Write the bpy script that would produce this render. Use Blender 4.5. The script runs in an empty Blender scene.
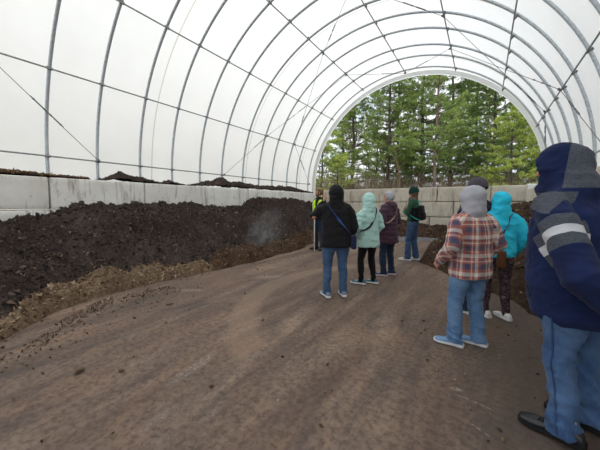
import bpy, bmesh, math, random
import numpy as np
from mathutils import Vector, Matrix
from mathutils.bvhtree import BVHTree
random.seed(7); RNG = np.random.default_rng(7)
SC = bpy.context.scene; COL = SC.collection
PI = math.pi; R = math.radians

# ------------------------------------------------------------------ noise
def _hash(ix, iy, iz, seed):
    h = (ix.astype(np.int64)*374761393 + iy.astype(np.int64)*668265263 + iz.astype(np.int64)*2147483647 + seed*974634777) & 0xffffffff
    h = ((h ^ (h >> 13))*1274126177) & 0xffffffff
    h = h ^ (h >> 16)
    return (h & 0xffff)/65535.0
def vnoise(P, seed=0):
    P = np.asarray(P, float); I = np.floor(P); F = P-I; F = F*F*(3-2*F); I = I.astype(np.int64)
    o = 0
    for dx in (0, 1):
        for dy in (0, 1):
            for dz in (0, 1):
                w = (F[:, 0] if dx else 1-F[:, 0])*(F[:, 1] if dy else 1-F[:, 1])*(F[:, 2] if dz else 1-F[:, 2])
                o = o+w*_hash(I[:, 0]+dx, I[:, 1]+dy, I[:, 2]+dz, seed)
    return o*2-1
def fbm(P, octv=4, seed=0, gain=.5):
    P = np.asarray(P, float); a = 1; s = 0
    for k in range(octv):
        s = s+a*vnoise(P*2**k+k*17.3, seed+k); a *= gain
    return s

# ------------------------------------------------------------------ materials
def mat(name, build):
    m = bpy.data.materials.new(name); m.use_nodes = True
    nt = m.node_tree; nt.nodes.clear()
    out = nt.nodes.new('ShaderNodeOutputMaterial')
    build(nt, out); return m
class N:
    """tiny node helper"""
    def __init__(s, nt): s.nt = nt
    def n(s, t, **kw):
        n = s.nt.nodes.new(t)
        for k, v in kw.items():
            if k.startswith('i_'): n.inputs[k[2:].replace('_', ' ')].default_value = v
            else: setattr(n, k, v)
        return n
    def l(s, a, b): s.nt.links.new(a, b)
    def math(s, op, a, b=None, c=None):
        n = s.n('ShaderNodeMath', operation=op)
        for i, v in enumerate((a, b, c)):
            if v is None: continue
            if isinstance(v, (int, float)): n.inputs[i].default_value = v
            else: s.l(v, n.inputs[i])
        return n.outputs[0]
    def noise(s, vec, scale, detail=4, rough=.55, dist=0):
        n = s.n('ShaderNodeTexNoise'); n.inputs['Scale'].default_value = scale; n.inputs['Detail'].default_value = detail
        n.inputs['Roughness'].default_value = rough; n.inputs['Distortion'].default_value = dist
        if vec is not None: s.l(vec, n.inputs['Vector'])
        return n.outputs['Fac']
    def ramp(s, fac, stops, interp='LINEAR'):
        n = s.n('ShaderNodeValToRGB'); cr = n.color_ramp; cr.interpolation = interp
        while len(cr.elements) < len(stops): cr.elements.new(.5)
        for e, (p, c) in zip(cr.elements, stops):
            e.position = p; e.color = (*c, 1) if len(c) == 3 else c
        s.l(fac, n.inputs[0]); return n.outputs[0]
    def mix(s, fac, a, b, mode='MIX'):
        n = s.n('ShaderNodeMix', data_type='RGBA', blend_type=mode)
        if isinstance(fac, (int, float)): n.inputs[0].default_value = fac
        else: s.l(fac, n.inputs[0])
        for i, v in ((6, a), (7, b)):
            if isinstance(v, tuple): n.inputs[i].default_value = (*v, 1) if len(v) == 3 else v
            else: s.l(v, n.inputs[i])
        return n.outputs[2]
    def mapping(s, vec, scale=(1, 1, 1), rot=(0, 0, 0)):
        n = s.n('ShaderNodeMapping'); n.inputs['Scale'].default_value = scale; n.inputs['Rotation'].default_value = rot
        s.l(vec, n.inputs['Vector']); return n.outputs[0]
    def bump(s, h, strength=.3, dist=.02):
        n = s.n('ShaderNodeBump'); n.inputs['Strength'].default_value = strength; n.inputs['Distance'].default_value = dist
        s.l(h, n.inputs['Height']); return n.outputs[0]
    def bsdf(s, col, rough=.8, metal=0, normal=None, sheen=0, spec=.3, out=None):
        n = s.n('ShaderNodeBsdfPrincipled')
        if isinstance(col, tuple): n.inputs['Base Color'].default_value = (*col, 1)
        else: s.l(col, n.inputs['Base Color'])
        if isinstance(rough, (int, float)): n.inputs['Roughness'].default_value = rough
        else: s.l(rough, n.inputs['Roughness'])
        n.inputs['Metallic'].default_value = metal; n.inputs['Specular IOR Level'].default_value = spec
        if sheen: n.inputs['Sheen Weight'].default_value = sheen
        if normal is not None: s.l(normal, n.inputs['Normal'])
        if out: s.l(n.outputs[0], out.inputs[0])
        return n.outputs[0]
def hx(r, g, b):  # sRGB 0-255 -> linear
    f = lambda c: (c/255/12.92) if c/255 <= .04045 else ((c/255+.055)/1.055)**2.4
    return (f(r), f(g), f(b))
def simple(name, col, rough=.8, metal=0, var=.15, scale=30, bump=.1, sheen=0, spec=.3):
    def b(nt, out):
        k = N(nt); co = k.n('ShaderNodeTexCoord').outputs['Object']
        f = k.noise(co, scale, 5)
        lo = tuple(c*(1-var) for c in col); hi = tuple(min(1, c*(1+var)) for c in col)
        c = k.ramp(f, [(.3, lo), (.7, hi)])
        k.bsdf(c, rough, metal, k.bump(f, bump, .01), sheen, spec, out)
    return mat(name, b)
def cloth(name, col, fine=600, sheen=.2, var=.12, wear=None, rough=.9):
    sheen *= .3; col = tuple(min(.92, c*1.3) for c in col)
    def b(nt, out):
        k = N(nt); co = k.n('ShaderNodeTexCoord').outputs['Object']
        f = k.noise(co, 7, 5); g = k.noise(co, fine, 2)
        lo = tuple(c*(1-var) for c in col); hi = tuple(min(1, c*(1+var)) for c in col)
        c = k.ramp(f, [(.3, lo), (.7, hi)])
        c = k.mix(k.math('MULTIPLY', g, .35), c, tuple(x*.6 for x in col))
        if wear: c = k.mix(k.ramp(k.noise(co, 5, 3), [(.5, (0, 0, 0)), (.75, (.7, .7, .7))]), c, wear)
        k.bsdf(c, rough, 0, k.bump(g, .12, .004), sheen, .2, out)
    return mat(name, b)

M = {}
def m_fabric(nt, out):
    k = N(nt); g = k.n('ShaderNodeNewGeometry').outputs['Position']
    xyz = k.n('ShaderNodeSeparateXYZ'); k.l(g, xyz.inputs[0]); y = xyz.outputs[1]
    seam = None
    for sy in (4.63, 8.3, 12.05, .9):
        s_ = k.math('LESS_THAN', k.math('ABSOLUTE', k.math('SUBTRACT', y, sy)), .014)
        seam = s_ if seam is None else k.math('MAXIMUM', seam, s_)
    n1 = k.noise(g, 1.3, 4); n2 = k.noise(k.mapping(g, (9, 1.5, 9)), 1.5, 5, .6)
    c = k.ramp(n1, [(.3, (.885, .875, .85)), (.7, (.925, .915, .89))])
    c = k.mix(k.math('MULTIPLY', seam, .75), c, (.55, .52, .44))
    bp = k.bump(n2, .35, .03)
    d = k.n('ShaderNodeBsdfDiffuse'); t = k.n('ShaderNodeBsdfTranslucent')
    k.l(c, d.inputs[0]); k.l(bp, d.inputs['Normal']); k.l(c, t.inputs[0])
    m = k.n('ShaderNodeMixShader', i_Fac=.70); k.l(d.outputs[0], m.inputs[1]); k.l(t.outputs[0], m.inputs[2]); k.l(m.outputs[0], out.inputs[0])
M['fabric'] = mat('white_translucent_fabric', m_fabric)
def m_floor(nt, out):
    k = N(nt); g = k.n('ShaderNodeNewGeometry').outputs['Position']
    big = k.noise(g, .55, 6, .6, .4); st = k.noise(k.mapping(g, (2.6, .38, 1), (0, 0, R(-7))), 1.1, 7, .62, .5)
    fine = k.noise(g, 26, 6, .7); grit = k.noise(g, 130, 3, .6)
    c = k.ramp(st, [(.34, (.115, .076, .060)), (.5, (.215, .145, .108)), (.64, (.34, .24, .175))])
    c = k.mix(k.ramp(big, [(.42, (0, 0, 0)), (.62, (.65, .65, .65))]), c, (.17, .13, .108))
    org = k.noise(k.mapping(g, (1.7, .6, 1), (0, 0, R(-20))), 1.6, 5, .6, 1.2)
    c = k.mix(k.ramp(org, [(.48, (0, 0, 0)), (.68, (.62, .62, .62))]), c, (.27, .165, .112))
    gry = k.noise(k.mapping(g, (2.2, .45, 1), (0, 0, R(9))), 1.3, 5, .65, .8)
    c = k.mix(k.ramp(gry, [(.52, (0, 0, 0)), (.68, (.7, .7, .7))]), c, (.085, .072, .070))
    c = k.mix(k.ramp(fine, [(.35, (.75, .75, .75)), (.58, (0, 0, 0))]), c, (.075, .052, .042))
    c = k.mix(k.ramp(grit, [(.66, (0, 0, 0)), (.78, (.5, .5, .5))]), c, (.38, .29, .23))
    # darker damp strip beside the right hand pile
    xyz = k.n('ShaderNodeSeparateXYZ'); k.l(g, xyz.inputs[0])
    w = k.math('ADD', xyz.outputs[0], k.math('MULTIPLY', big, .8))
    c = k.mix(k.ramp(w, [(.0, (0, 0, 0)), (.8, (.72, .72, .72))]), c, (.078, .060, .050))
    # pale scuff scratches
    def scuff(cx, cy, lx, ly, rot, c, amt=.8, th=.50):
        mp = k.n('ShaderNodeMapping'); mp.vector_type = 'TEXTURE'
        mp.inputs['Location'].default_value = (cx, cy, 0); mp.inputs['Rotation'].default_value = (0, 0, rot); mp.inputs['Scale'].default_value = (lx, ly, 1)
        k.l(g, mp.inputs['Vector'])
        ln = k.n('ShaderNodeVectorMath', operation='LENGTH'); k.l(mp.outputs[0], ln.inputs[0])
        msk = k.math('SUBTRACT', 1.0, ln.outputs['Value'])
        br = k.ramp(k.noise(k.mapping(g, (14, 14, 14), (0, 0, 0)), 3, 6, .8), [(.44, (0, 0, 0)), (.66, (1, 1, 1))])
        f = k.math('MULTIPLY', k.math('MULTIPLY', k.math('MINIMUM', k.math('MULTIPLY', k.math('MAXIMUM', msk, 0.0), 2.0), 1.0), br), amt)
        return k.mix(f, c, (.48, .41, .37))
    for a in SCUFFS: c = scuff(*a[:5], c, *a[5:])
    # curved wheel track
    vd = k.n('ShaderNodeVectorMath', operation='DISTANCE'); vd.inputs[1].default_value = (-.29, 4.2, 0); k.l(g, vd.inputs[0])
    def ringm(r, w_): return k.math('MAXIMUM', k.math('SUBTRACT', 1.0, k.math('DIVIDE', k.math('ABSOLUTE', k.math('SUBTRACT', vd.outputs['Value'], r)), w_)), 0.0)
    lft = k.math('LESS_THAN', xyz.outputs[0], -1.75)
    c = k.mix(k.math('MULTIPLY', k.math('MULTIPLY', k.math('MINIMUM', k.math('MULTIPLY', ringm(2.68, .20), 2.5), 1.0), lft), .38), c, (.33, .23, .165))
    c = k.mix(k.math('MULTIPLY', k.math('MULTIPLY', k.math('MINIMUM', k.math('MULTIPLY', ringm(2.36, .10), 2.5), 1.0), lft), .35), c, (.12, .085, .066))
    spk = k.n('ShaderNodeTexVoronoi', feature='F1'); spk.inputs['Scale'].default_value = 5.0; k.l(g, spk.inputs['Vector'])
    c = k.mix(k.math('MULTIPLY', k.math('LESS_THAN', spk.outputs['Distance'], .045), .6), c, (.40, .34, .29))
    h = k.math('ADD', k.math('MULTIPLY', fine, .6), k.math('ADD', k.math('MULTIPLY', st, 1.5), k.math('MULTIPLY', grit, .3)))
    ro = k.ramp(big, [(.3, (.62, .62, .62)), (.7, (.9, .9, .9))])
    k.bsdf(c, ro, 0, k.bump(h, .5, .012), 0, .28, out)
SCUFFS = [(-2.0, 1.55, .07, .34, R(8), .6), (-3.85, 2.9, .28, .09, R(30)), (-3.3, 4.25, .32, .10, R(50)), (-1.7, 1.0, .05, .22, R(4), .35),
          (-1.45, 1.25, .04, .18, R(10), .3), (-.12, 2.35, .05, .03, 0, .9), (-.78, 1.28, .035, .025, 0, .8),
          (.0, 2.26, .16, .012, R(-15), .7), (-.28, 3.09, .22, .010, R(-20), .5), (-.2, 2.86, .18, .008, R(-22), .5), (.02, 2.0, .12, .010, R(-30), .5), (-2.7, 5.5, .5, .05, R(70), .35), (-4.0, 1.5, .08, .5, R(5), .5)]
M['floor'] = mat('packed_earth_floor', m_floor)
def m_conc(nt, out, t=(1, 1, 1)):
    k = N(nt); sc_ = lambda *c: tuple(a*b for a, b in zip(c, t)); co = k.n('ShaderNodeNewGeometry').outputs['Position']
    oi = k.n('ShaderNodeObjectInfo').outputs['Random']
    a = k.noise(co, 2.2, 6, .65, .3); b = k.noise(k.mapping(co, (5, 5, .9)), 1.6, 6, .65, .4); f = k.noise(co, 40, 4, .6)
    c = k.ramp(a, [(.3, sc_(.74, .725, .68)), (.7, sc_(.93, .92, .89))])
    c = k.mix(k.math('MULTIPLY', oi, .35), c, sc_(.56, .51, .42))
    c = k.mix(k.ramp(b, [(.54, (0, 0, 0)), (.68, (.7, .7, .7))]), c, (.27, .21, .165))
    sp = k.noise(co, 14, 5, .7); c = k.mix(k.ramp(sp, [(.62, (0, 0, 0)), (.70, (.6, .6, .6))]), c, (.13, .10, .08))
    k.bsdf(c, .92, 0, k.bump(k.math('ADD', f, k.math('MULTIPLY', a, 2)), .4, .01), 0, .2, out)
M['concrete'] = mat('weathered_concrete', m_conc)
M['concrete_old'] = mat('brownish_weathered_concrete', lambda nt, out: m_conc(nt, out, (.80, .76, .68)))
def m_pile(name, lo, mid, hi, chip, amt=.5, sc=1.0):
    def b(nt, out):
        k = N(nt); g = k.n('ShaderNodeNewGeometry').outputs['Position']
        a = k.noise(g, 1.6*sc, 6, .65); f = k.noise(g, 22*sc, 6, .7); q = k.noise(g, 90, 3, .7)
        c = k.ramp(k.math('ADD', k.math('MULTIPLY', a, .5), k.math('MULTIPLY', f, .5)), [(.35, lo), (.5, mid), (.66, hi)])
        c = k.mix(k.ramp(q, [(.60, (0, 0, 0)), (.72, (amt, amt, amt))]), c, chip)
        k.bsdf(c, .93, 0, k.bump(k.math('ADD', f, q), .9, .02), 0, .15, out)
    return mat(name, b)
M['compost'] = m_pile('dark_compost', (.016, .012, .011), (.060, .043, .038), (.12, .088, .076), (.085, .055, .036), .5)
M['compost_brown'] = m_pile('brown_compost', (.022, .014, .010), (.062, .038, .026), (.125, .080, .054), (.22, .14, .085), .55)
M['chips'] = m_pile('tan_wood_chips', (.07, .045, .028), (.18, .122, .078), (.32, .23, .15), (.36, .27, .18), .6)
M['chips_brown'] = m_pile('brown_wood_chips', (.035, .02, .012), (.085, .05, .03), (.15, .092, .055), (.24, .16, .10), .5)
def m_lump(name, cols):
    def b(nt, out):
        k = N(nt); oi = k.n('ShaderNodeNewGeometry').outputs['Random Per Island']
        st = [(i/len(cols), c) for i, c in enumerate(cols)]
        c = k.ramp(oi, st, 'CONSTANT'); k.bsdf(c, .9, out=out, spec=.15)
    return mat(name, b)
M['lumps'] = m_lump('compost_clods', [(.03, .023, .020), (.055, .041, .036), (.085, .064, .055), (.022, .017, .015), (.045, .034, .030), (.12, .09, .076), (.03, .024, .022), (.07, .052, .046), (.05, .038, .034), (.018, .014, .013), (.09, .068, .058), (.06, .046, .040), (.035, .027, .024), (.14, .10, .08), (.06, .044, .038), (.05, .037, .032), (.075, .055, .048), (.20, .15, .10)])
M['lumps_brown'] = m_lump('brown_clods', [(.045, .028, .019), (.08, .05, .033), (.03, .02, .014), (.13, .082, .052), (.055, .037, .027), (.10, .065, .043), (.24, .16, .10)])
M['shreds'] = m_lump('wood_shreds', [(.30, .21, .14), (.19, .128, .08), (.42, .31, .21), (.12, .077, .048), (.26, .18, .12), (.08, .05, .033)])
M['shreds_brown'] = m_lump('brown_wood_shreds', [(.12, .072, .043), (.075, .045, .027), (.17, .11, .07), (.05, .03, .02), (.10, .062, .04), (.22, .15, .10)])
M['litter'] = m_lump('dead_leaves', [(.20, .12, .06), (.11, .065, .038), (.28, .18, .10), (.07, .04, .025)])
M['steel'] = simple('galvanised_steel', (.50, .54, .58), .45, .6, .2, 25, .05, spec=.5)
M['steel_dark'] = simple('dull_steel_fitting', (.17, .178, .185), .5, .6, .2, 40, .05)
M['purlin'] = simple('grey_steel_purlin', (.34, .35, .36), .5, .45, .2, 25, .05)
M['cable'] = simple('steel_cable', (.22, .22, .21), .5, .6, .1, 60, .05)
def m_puddle(nt, out):
    k = N(nt); g = k.n('ShaderNodeNewGeometry').outputs['Position']
    k.bsdf((.30, .30, .33), .12, 0, k.bump(k.noise(g, 2, 2), .01, .01), 0, 1.0, out)  # pale grey base: reflection of the wall painted into the water's colour
M['puddle'] = mat('standing_water', m_puddle)
M['outground'] = m_pile('woodland_floor', (.14, .11, .07), (.24, .20, .13), (.28, .27, .14), (.34, .28, .18), .4)
M['tarp'] = simple('white_plastic_sheet', (.75, .76, .75), .6, 0, .06, 6, .2)
def m_steam(nt, out):
    k = N(nt); co = k.n('ShaderNodeTexCoord').outputs['Object']
    n_ = k.noise(co, 1.7, 5, .65, 1.2)
    ln = k.n('ShaderNodeVectorMath', operation='LENGTH'); k.l(co, ln.inputs[0])
    fall = k.ramp(ln.outputs['Value'], [(.1, (1, 1, 1)), (.95, (0, 0, 0))])
    d = k.math('MULTIPLY', k.math('MULTIPLY', k.ramp(n_, [(.42, (0, 0, 0)), (.70, (1, 1, 1))]), fall), STEAM)
    v = k.n('ShaderNodeVolumePrincipled'); v.inputs['Color'].default_value = (.9, .93, 1, 1); k.l(d, v.inputs['Density']); k.l(v.outputs[0], out.inputs['Volume'])
STEAM = .75
M['steam'] = mat('drifting_steam', m_steam)
# clothes
M['skin'] = simple('skin', hx(205, 150, 128), .6, 0, .08, 12, .05)
M['black_fleece'] = cloth('black_fleece', hx(27, 25, 28), 350, .25)
M['mint'] = cloth('mint_rain_shell', hx(168, 204, 198), 300, .05, .06)
M['purple'] = cloth('plum_quilted_nylon', hx(66, 45, 58), 200, .25, .12, rough=.7)
M['cyan'] = cloth('bright_blue_shell', hx(48, 188, 222), 300, .05, .06)
M['hivis'] = simple('fluorescent_yellow', hx(205, 248, 30), .7, 0, .05, 8, .1)
M['reflect'] = simple('silver_reflective_tape', hx(190, 195, 190), .4, .3, .05, 40, .02)
M['dark_shirt'] = cloth('dark_green_shirt', hx(28, 36, 36))
def denim(name, col, wear):
    col = tuple(c*1.15 for c in col); wear = tuple(c*1.3 for c in wear)
    def b(nt, out):
        k = N(nt); co = k.n('ShaderNodeTexCoord').outputs['Object']
        a = k.noise(co, 5, 5, .6); w = k.noise(k.mapping(co, (14, 14, 5)), 2.5, 5, .7); g = k.noise(k.mapping(co, (1, 1, .35)), 420, 2)
        c = k.mix(k.ramp(a, [(.35, (0, 0, 0)), (.7, (.7, .7, .7))]), col, wear)
        c = k.mix(k.ramp(w, [(.52, (0, 0, 0)), (.75, (.55, .55, .55))]), c, wear)
        c = k.mix(k.math('MULTIPLY', g, .45), c, tuple(x*.5 for x in col))
        k.bsdf(c, .9, 0, k.bump(k.math('ADD', g, w), .25, .006), .1, .2, out)
    return mat(name, b)
M['jeans_mid'] = denim('mid_blue_denim', hx(50, 74, 106), hx(80, 106, 138))
M['jeans_dark'] = denim('dark_blue_denim', hx(30, 42, 62), hx(46, 62, 86))
M['jeans_light'] = denim('light_blue_denim', hx(80, 114, 154), hx(126, 156, 190))
M['jeans_man'] = denim('washed_blue_denim', hx(52, 80, 122), hx(98, 126, 162))
M['jeans_green'] = denim('blue_denim', hx(50, 72, 104), hx(76, 100, 132))
M['black_pants'] = cloth('black_trousers', hx(20, 19, 22))
M['seam_blue'] = simple('darker_denim_seam', hx(50, 76, 114), .9)
M['stitch'] = simple('orange_stitching', hx(160, 130, 95), .8)
def m_camo(nt, out):
    k = N(nt); co = k.n('ShaderNodeTexCoord').outputs['Object']
    f = k.noise(co, 22, 3, .5, 1)
    k.bsdf(k.ramp(f, [(0, hx(40, 30, 38)), (.44, hx(84, 66, 72)), (.52, hx(58, 40, 50)), (.6, hx(118, 104, 104))], 'CONSTANT'), .85, out=out)
M['camo'] = mat('mottled_leggings', m_camo)
def m_plaid(nt, out):
    k = N(nt)
    def attr(n): return k.n('ShaderNodeAttribute', attribute_name=n).outputs['Fac']
    def band(a, per, off=0):
        x = k.math('FRACT', k.math('ADD', k.math('DIVIDE', attr(a), per), off))
        navy, rust, cream = hx(76, 84, 112), hx(186, 104, 84), hx(240, 226, 216)
        return k.ramp(x, [(0, navy), (.22, rust), (.32, cream), (.38, rust), (.50, navy), (.55, cream), (.76, rust), (.92, navy)], 'CONSTANT')
    c = k.mix(.5, band('pu', .165), band('pv', .165, .3))
    co = k.n('ShaderNodeTexCoord').outputs['Object']; g = k.noise(co, 260, 2)
    c = k.mix(k.math('MULTIPLY', g, .25), c, hx(120, 80, 75))
    k.bsdf(c, .95, 0, k.bump(g, .2, .004), .2, .15, out)
M['plaid'] = mat('rust_navy_cream_plaid_flannel', m_plaid)
M['grey_fleece'] = cloth('light_grey_jersey', hx(158, 158, 166), 300)
M['beanie_grey'] = cloth('charcoal_knit', hx(72, 68, 76), 160)
M['beanie_green'] = cloth('dark_green_knit', hx(22, 52, 47), 160)
M['green_fleece'] = cloth('dark_green_fleece', hx(38, 72, 54), 250)
M['black_nylon'] = cloth('black_nylon', hx(24, 24, 28))
M['teal'] = simple('teal_webbing', hx(40, 170, 150), .7)
M['blue_web'] = simple('blue_webbing', hx(48, 80, 140), .7)
M['navy_bag'] = cloth('navy_canvas', hx(30, 38, 66))
M['tan_web'] = simple('tan_webbing', hx(170, 140, 128), .7)
M['black_web'] = simple('black_webbing', hx(28, 28, 32), .7)
M['maroon_web'] = simple('maroon_webbing', hx(92, 50, 78), .7)
M['brown_leather'] = simple('brown_leather', hx(98, 62, 36), .55)
M['hair_grey'] = simple('silver_hair', hx(176, 176, 180), .6, 0, .25, 90, .6)
M['hair_brown'] = simple('brown_hair', hx(104, 74, 56), .6, 0, .3, 90, .5)
M['scarf'] = cloth('brown_grey_scarf', hx(96, 84, 80), 120)
M['dark_coat'] = cloth('dark_coat', hx(46, 48, 60))
def m_navy(nt, out):
    k = N(nt)
    def attr(n): return k.n('ShaderNodeAttribute', attribute_name=n).outputs['Fac']
    co = k.n('ShaderNodeTexCoord').outputs['Object']; g = k.noise(co, 320, 2); a = k.noise(co, 9, 4)
    navy = k.ramp(a, [(.3, hx(22, 32, 66)), (.7, hx(30, 44, 88))])
    speck = k.noise(co, 240, 2)
    grey = k.ramp(speck, [(.35, hx(62, 66, 76)), (.65, hx(98, 102, 112))])
    c = k.mix(k.math('GREATER_THAN', attr('zg'), 0.0), navy, grey)
    c = k.mix(k.math('GREATER_THAN', attr('zw'), 0.0), c, hx(208, 210, 214))
    c = k.mix(k.math('MULTIPLY', g, .25), c, (.02, .025, .05))
    k.bsdf(c, .95, 0, k.bump(g, .3, .004), .06, .15, out)
M['navy'] = mat('navy_and_grey_fleece', m_navy)
M['shoe_white'] = simple('white_shoe', hx(222, 222, 220), .6, 0, .04, 20, .05)
M['shoe_greyblue'] = simple('grey_blue_mesh', hx(128, 138, 156), .8, 0, .2, 60, .2)
M['shoe_teal'] = simple('teal_and_grey_mesh', hx(72, 112, 124), .8, 0, .35, 22, .2)
M['shoe_navy'] = simple('navy_mesh', hx(56, 66, 98), .8, 0, .3, 22, .2)
M['shoe_cream'] = simple('cream_canvas', hx(214, 212, 196), .8, 0, .05, 30, .1)
M['shoe_blue'] = simple('light_blue_knit', hx(120, 152, 188), .8, 0, .15, 60, .2)
M['shoe_black'] = simple('black_leather', hx(38, 39, 43), .38, 0, .2, 30, .1, spec=.5)
M['boot'] = simple('brown_boot_leather', hx(84, 60, 48), .6)
M['sole_white'] = simple('white_rubber', hx(226, 226, 228), .6, 0, .04)
M['sole_pink'] = simple('pale_pink_rubber', hx(222, 200, 218), .6, 0, .04)
M['sole_black'] = simple('black_rubber', hx(26, 26, 28), .7)
M['sock'] = simple('white_sock', hx(205, 208, 214), .9)
M['lace_pale'] = simple('pale_lace', hx(215, 220, 225), .8)
M['lace_black'] = simple('black_lace', hx(18, 18, 20), .8)
M['pole'] = simple('pale_pole', hx(205, 205, 200), .5)
M['green_badge'] = simple('green_stripe', hx(60, 140, 110), .7)
M['red'] = simple('red_cap', hx(170, 60, 40), .5)
def m_bark(name, a, b_):
    def b(nt, out):
        k = N(nt); co = k.n('ShaderNodeTexCoord').outputs['Object']
        f = k.noise(k.mapping(co, (6, 6, 1.2)), 3, 6, .7)
        k.bsdf(k.ramp(f, [(.35, a), (.65, b_)]), .95, 0, k.bump(f, .8, .05), 0, .1, out)
    return mat(name, b)
M['bark_dark'] = m_bark('dark_pine_bark', hx(66, 58, 54), hx(118, 106, 98))
M['bark_pink'] = m_bark('reddish_pine_bark', hx(120, 96, 88), hx(170, 146, 136))
M['bark_grey'] = m_bark('grey_bark', hx(92, 82, 74), hx(146, 134, 122))
M['bark_orange'] = m_bark('orange_broken_bark', hx(124, 92, 76), hx(168, 132, 114))
def m_needle(name, cols):
    def b(nt, out):
        k = N(nt); oi = k.n('ShaderNodeNewGeometry').outputs['Random Per Island']; co = k.n('ShaderNodeNewGeometry').outputs['Position']
        v = k.math('ADD', k.math('MULTIPLY', oi, .5), k.math('MULTIPLY', k.noise(co, .9, 3), .6))
        c = k.ramp(v, [((i+1)/(len(cols)+1.0), q) for i, q in enumerate(cols)])
        d = k.n('ShaderNodeBsdfDiffuse'); t = k.n('ShaderNodeBsdfTranslucent'); c = k.mix(1.0, c, (1.22, 1.2, 1.15), 'MULTIPLY'); k.l(c, d.inputs[0]); k.l(c, t.inputs[0])
        m = k.n('ShaderNodeMixShader', i_Fac=.35); k.l(d.outputs[0], m.inputs[1]); k.l(t.outputs[0], m.inputs[2]); k.l(m.outputs[0], out.inputs[0])
    return mat(name, b)
M['needle_mid'] = m_needle('pine_needles', [hx(88, 112, 62), hx(132, 156, 88), hx(172, 190, 118)])
M['needle_dark'] = m_needle('dark_pine_needles', [hx(70, 96, 58), hx(108, 134, 80), hx(146, 168, 104)])
M['needle_light'] = m_needle('yellow_green_pine_needles', [hx(112, 132, 62), hx(160, 178, 92), hx(200, 210, 126)])
M['twigs'] = m_lump('bare_twigs', [hx(112, 98, 84), hx(138, 120, 102), hx(90, 78, 66), hx(156, 140, 120)])

# ------------------------------------------------------------------ object helpers
def tag(o, label=None, cat=None, group=None, kind=None):
    if label: o['label'] = label
    if cat: o['category'] = cat
    if group: o['group'] = group
    if kind: o['kind'] = kind
    return o
def empty(name, loc=(0, 0, 0), rz=0):
    o = bpy.data.objects.new(name, None); COL.objects.link(o); o.location = loc; o.rotation_euler = (0, 0, rz); o.empty_display_size = .2
    return o
def link(name, me, m=None, parent=None):
    if m is not None and not me.materials: me.materials.append(m)
    o = bpy.data.objects.new(name, me); COL.objects.link(o)
    if parent is not None: o.parent = parent
    return o
def mesh_np(name, V, Fs, smooth=False):
    """V (n,3); Fs list of arrays (m,k)"""
    me = bpy.data.meshes.new(name); V = np.asarray(V, np.float32)
    if not isinstance(Fs, list): Fs = [Fs]
    me.vertices.add(len(V)); me.vertices.foreach_set('co', V.ravel())
    loops = np.concatenate([f.ravel() for f in Fs]).astype(np.int32)
    tot = np.concatenate([np.full(len(f), f.shape[1]) for f in Fs]).astype(np.int32)
    st = np.concatenate([[0], np.cumsum(tot)[:-1]]).astype(np.int32)
    me.loops.add(len(loops)); me.loops.foreach_set('vertex_index', loops)
    me.polygons.add(len(tot)); me.polygons.foreach_set('loop_start', st); me.polygons.foreach_set('loop_total', tot)
    if smooth: me.polygons.foreach_set('use_smooth', np.ones(len(tot), bool))
    me.update(calc_edges=True); me.validate(); return me
def bm_mesh(bm, name, smooth=True):
    bmesh.ops.recalc_face_normals(bm, faces=bm.faces)
    me = bpy.data.meshes.new(name); bm.to_mesh(me); bm.free()
    if smooth: me.polygons.foreach_set('use_smooth', np.ones(len(me.polygons), bool))
    return me
def V3(*a): return Vector(a)
def tube(bm, pts, rad, side=(1, 0, 0), n=14, capr=True, expo=2.0):
    """closed loft. pts list of 3-vectors, rad list of r or (a,b): a along side, b across"""
    pts = [Vector(p) for p in pts]; rad = [(r, r) if isinstance(r, (int, float)) else r for r in rad]
    side = Vector(side); rings = []
    def frame(i):
        a = pts[max(i-1, 0)]; b = pts[min(i+1, len(pts)-1)]
        t = (b-a).normalized(); s = side-t*side.dot(t)
        if s.length < 1e-3: s = Vector((0, 1, 0))-t*t.y
        s.normalize(); return t, s, t.cross(s)
    seq = []
    for i, (p, r) in enumerate(zip(pts, rad)):
        t, s, u = frame(i)
        if i == 0 and capr: seq += [(p-t*min(r)*.55, s, u, (r[0]*.45, r[1]*.45)), (p-t*min(r)*.3, s, u, (r[0]*.8, r[1]*.8))]
        seq.append((p, s, u, r))
        if i == len(pts)-1 and capr: seq += [(p+t*min(r)*.3, s, u, (r[0]*.8, r[1]*.8)), (p+t*min(r)*.55, s, u, (r[0]*.45, r[1]*.45))]
    for p, s, u, r in seq:
        ring = []
        for k in range(n):
            a = 2*PI*k/n; c, q = math.cos(a), math.sin(a)
            if expo != 2.0:
                c = math.copysign(abs(c)**(2/expo), c); q = math.copysign(abs(q)**(2/expo), q)
            ring.append(bm.verts.new(p+s*(c*r[0])+u*(q*r[1])))
        rings.append(ring)
    for a, b in zip(rings, rings[1:]):
        for k in range(n): bm.faces.new((a[k], a[(k+1) % n], b[(k+1) % n], b[k]))
    bm.faces.new(rings[0][::-1]); bm.faces.new(rings[-1])
def ball(bm, c, r, rot=None, seg=16):
    m = Matrix.Translation(Vector(c)) @ (rot.to_4x4() if rot else Matrix()) @ Matrix.Diagonal((*((r, r, r) if isinstance(r, (int, float)) else r), 1))
    bmesh.ops.create_uvsphere(bm, u_segments=seg, v_segments=seg//2+2, radius=1, matrix=m)
def box(bm, c, s, rot=None, bevel=0):
    m = Matrix.Translation(Vector(c)) @ (rot.to_4x4() if rot else Matrix()) @ Matrix.Diagonal((*s, 1))
    r = bmesh.ops.create_cube(bm, size=1, matrix=m)
    if bevel: bmesh.ops.bevel(bm, geom=list({e for v in r['verts'] for e in v.link_edges}), offset=bevel, segments=2, affect='EDGES', profile=.5)
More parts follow.
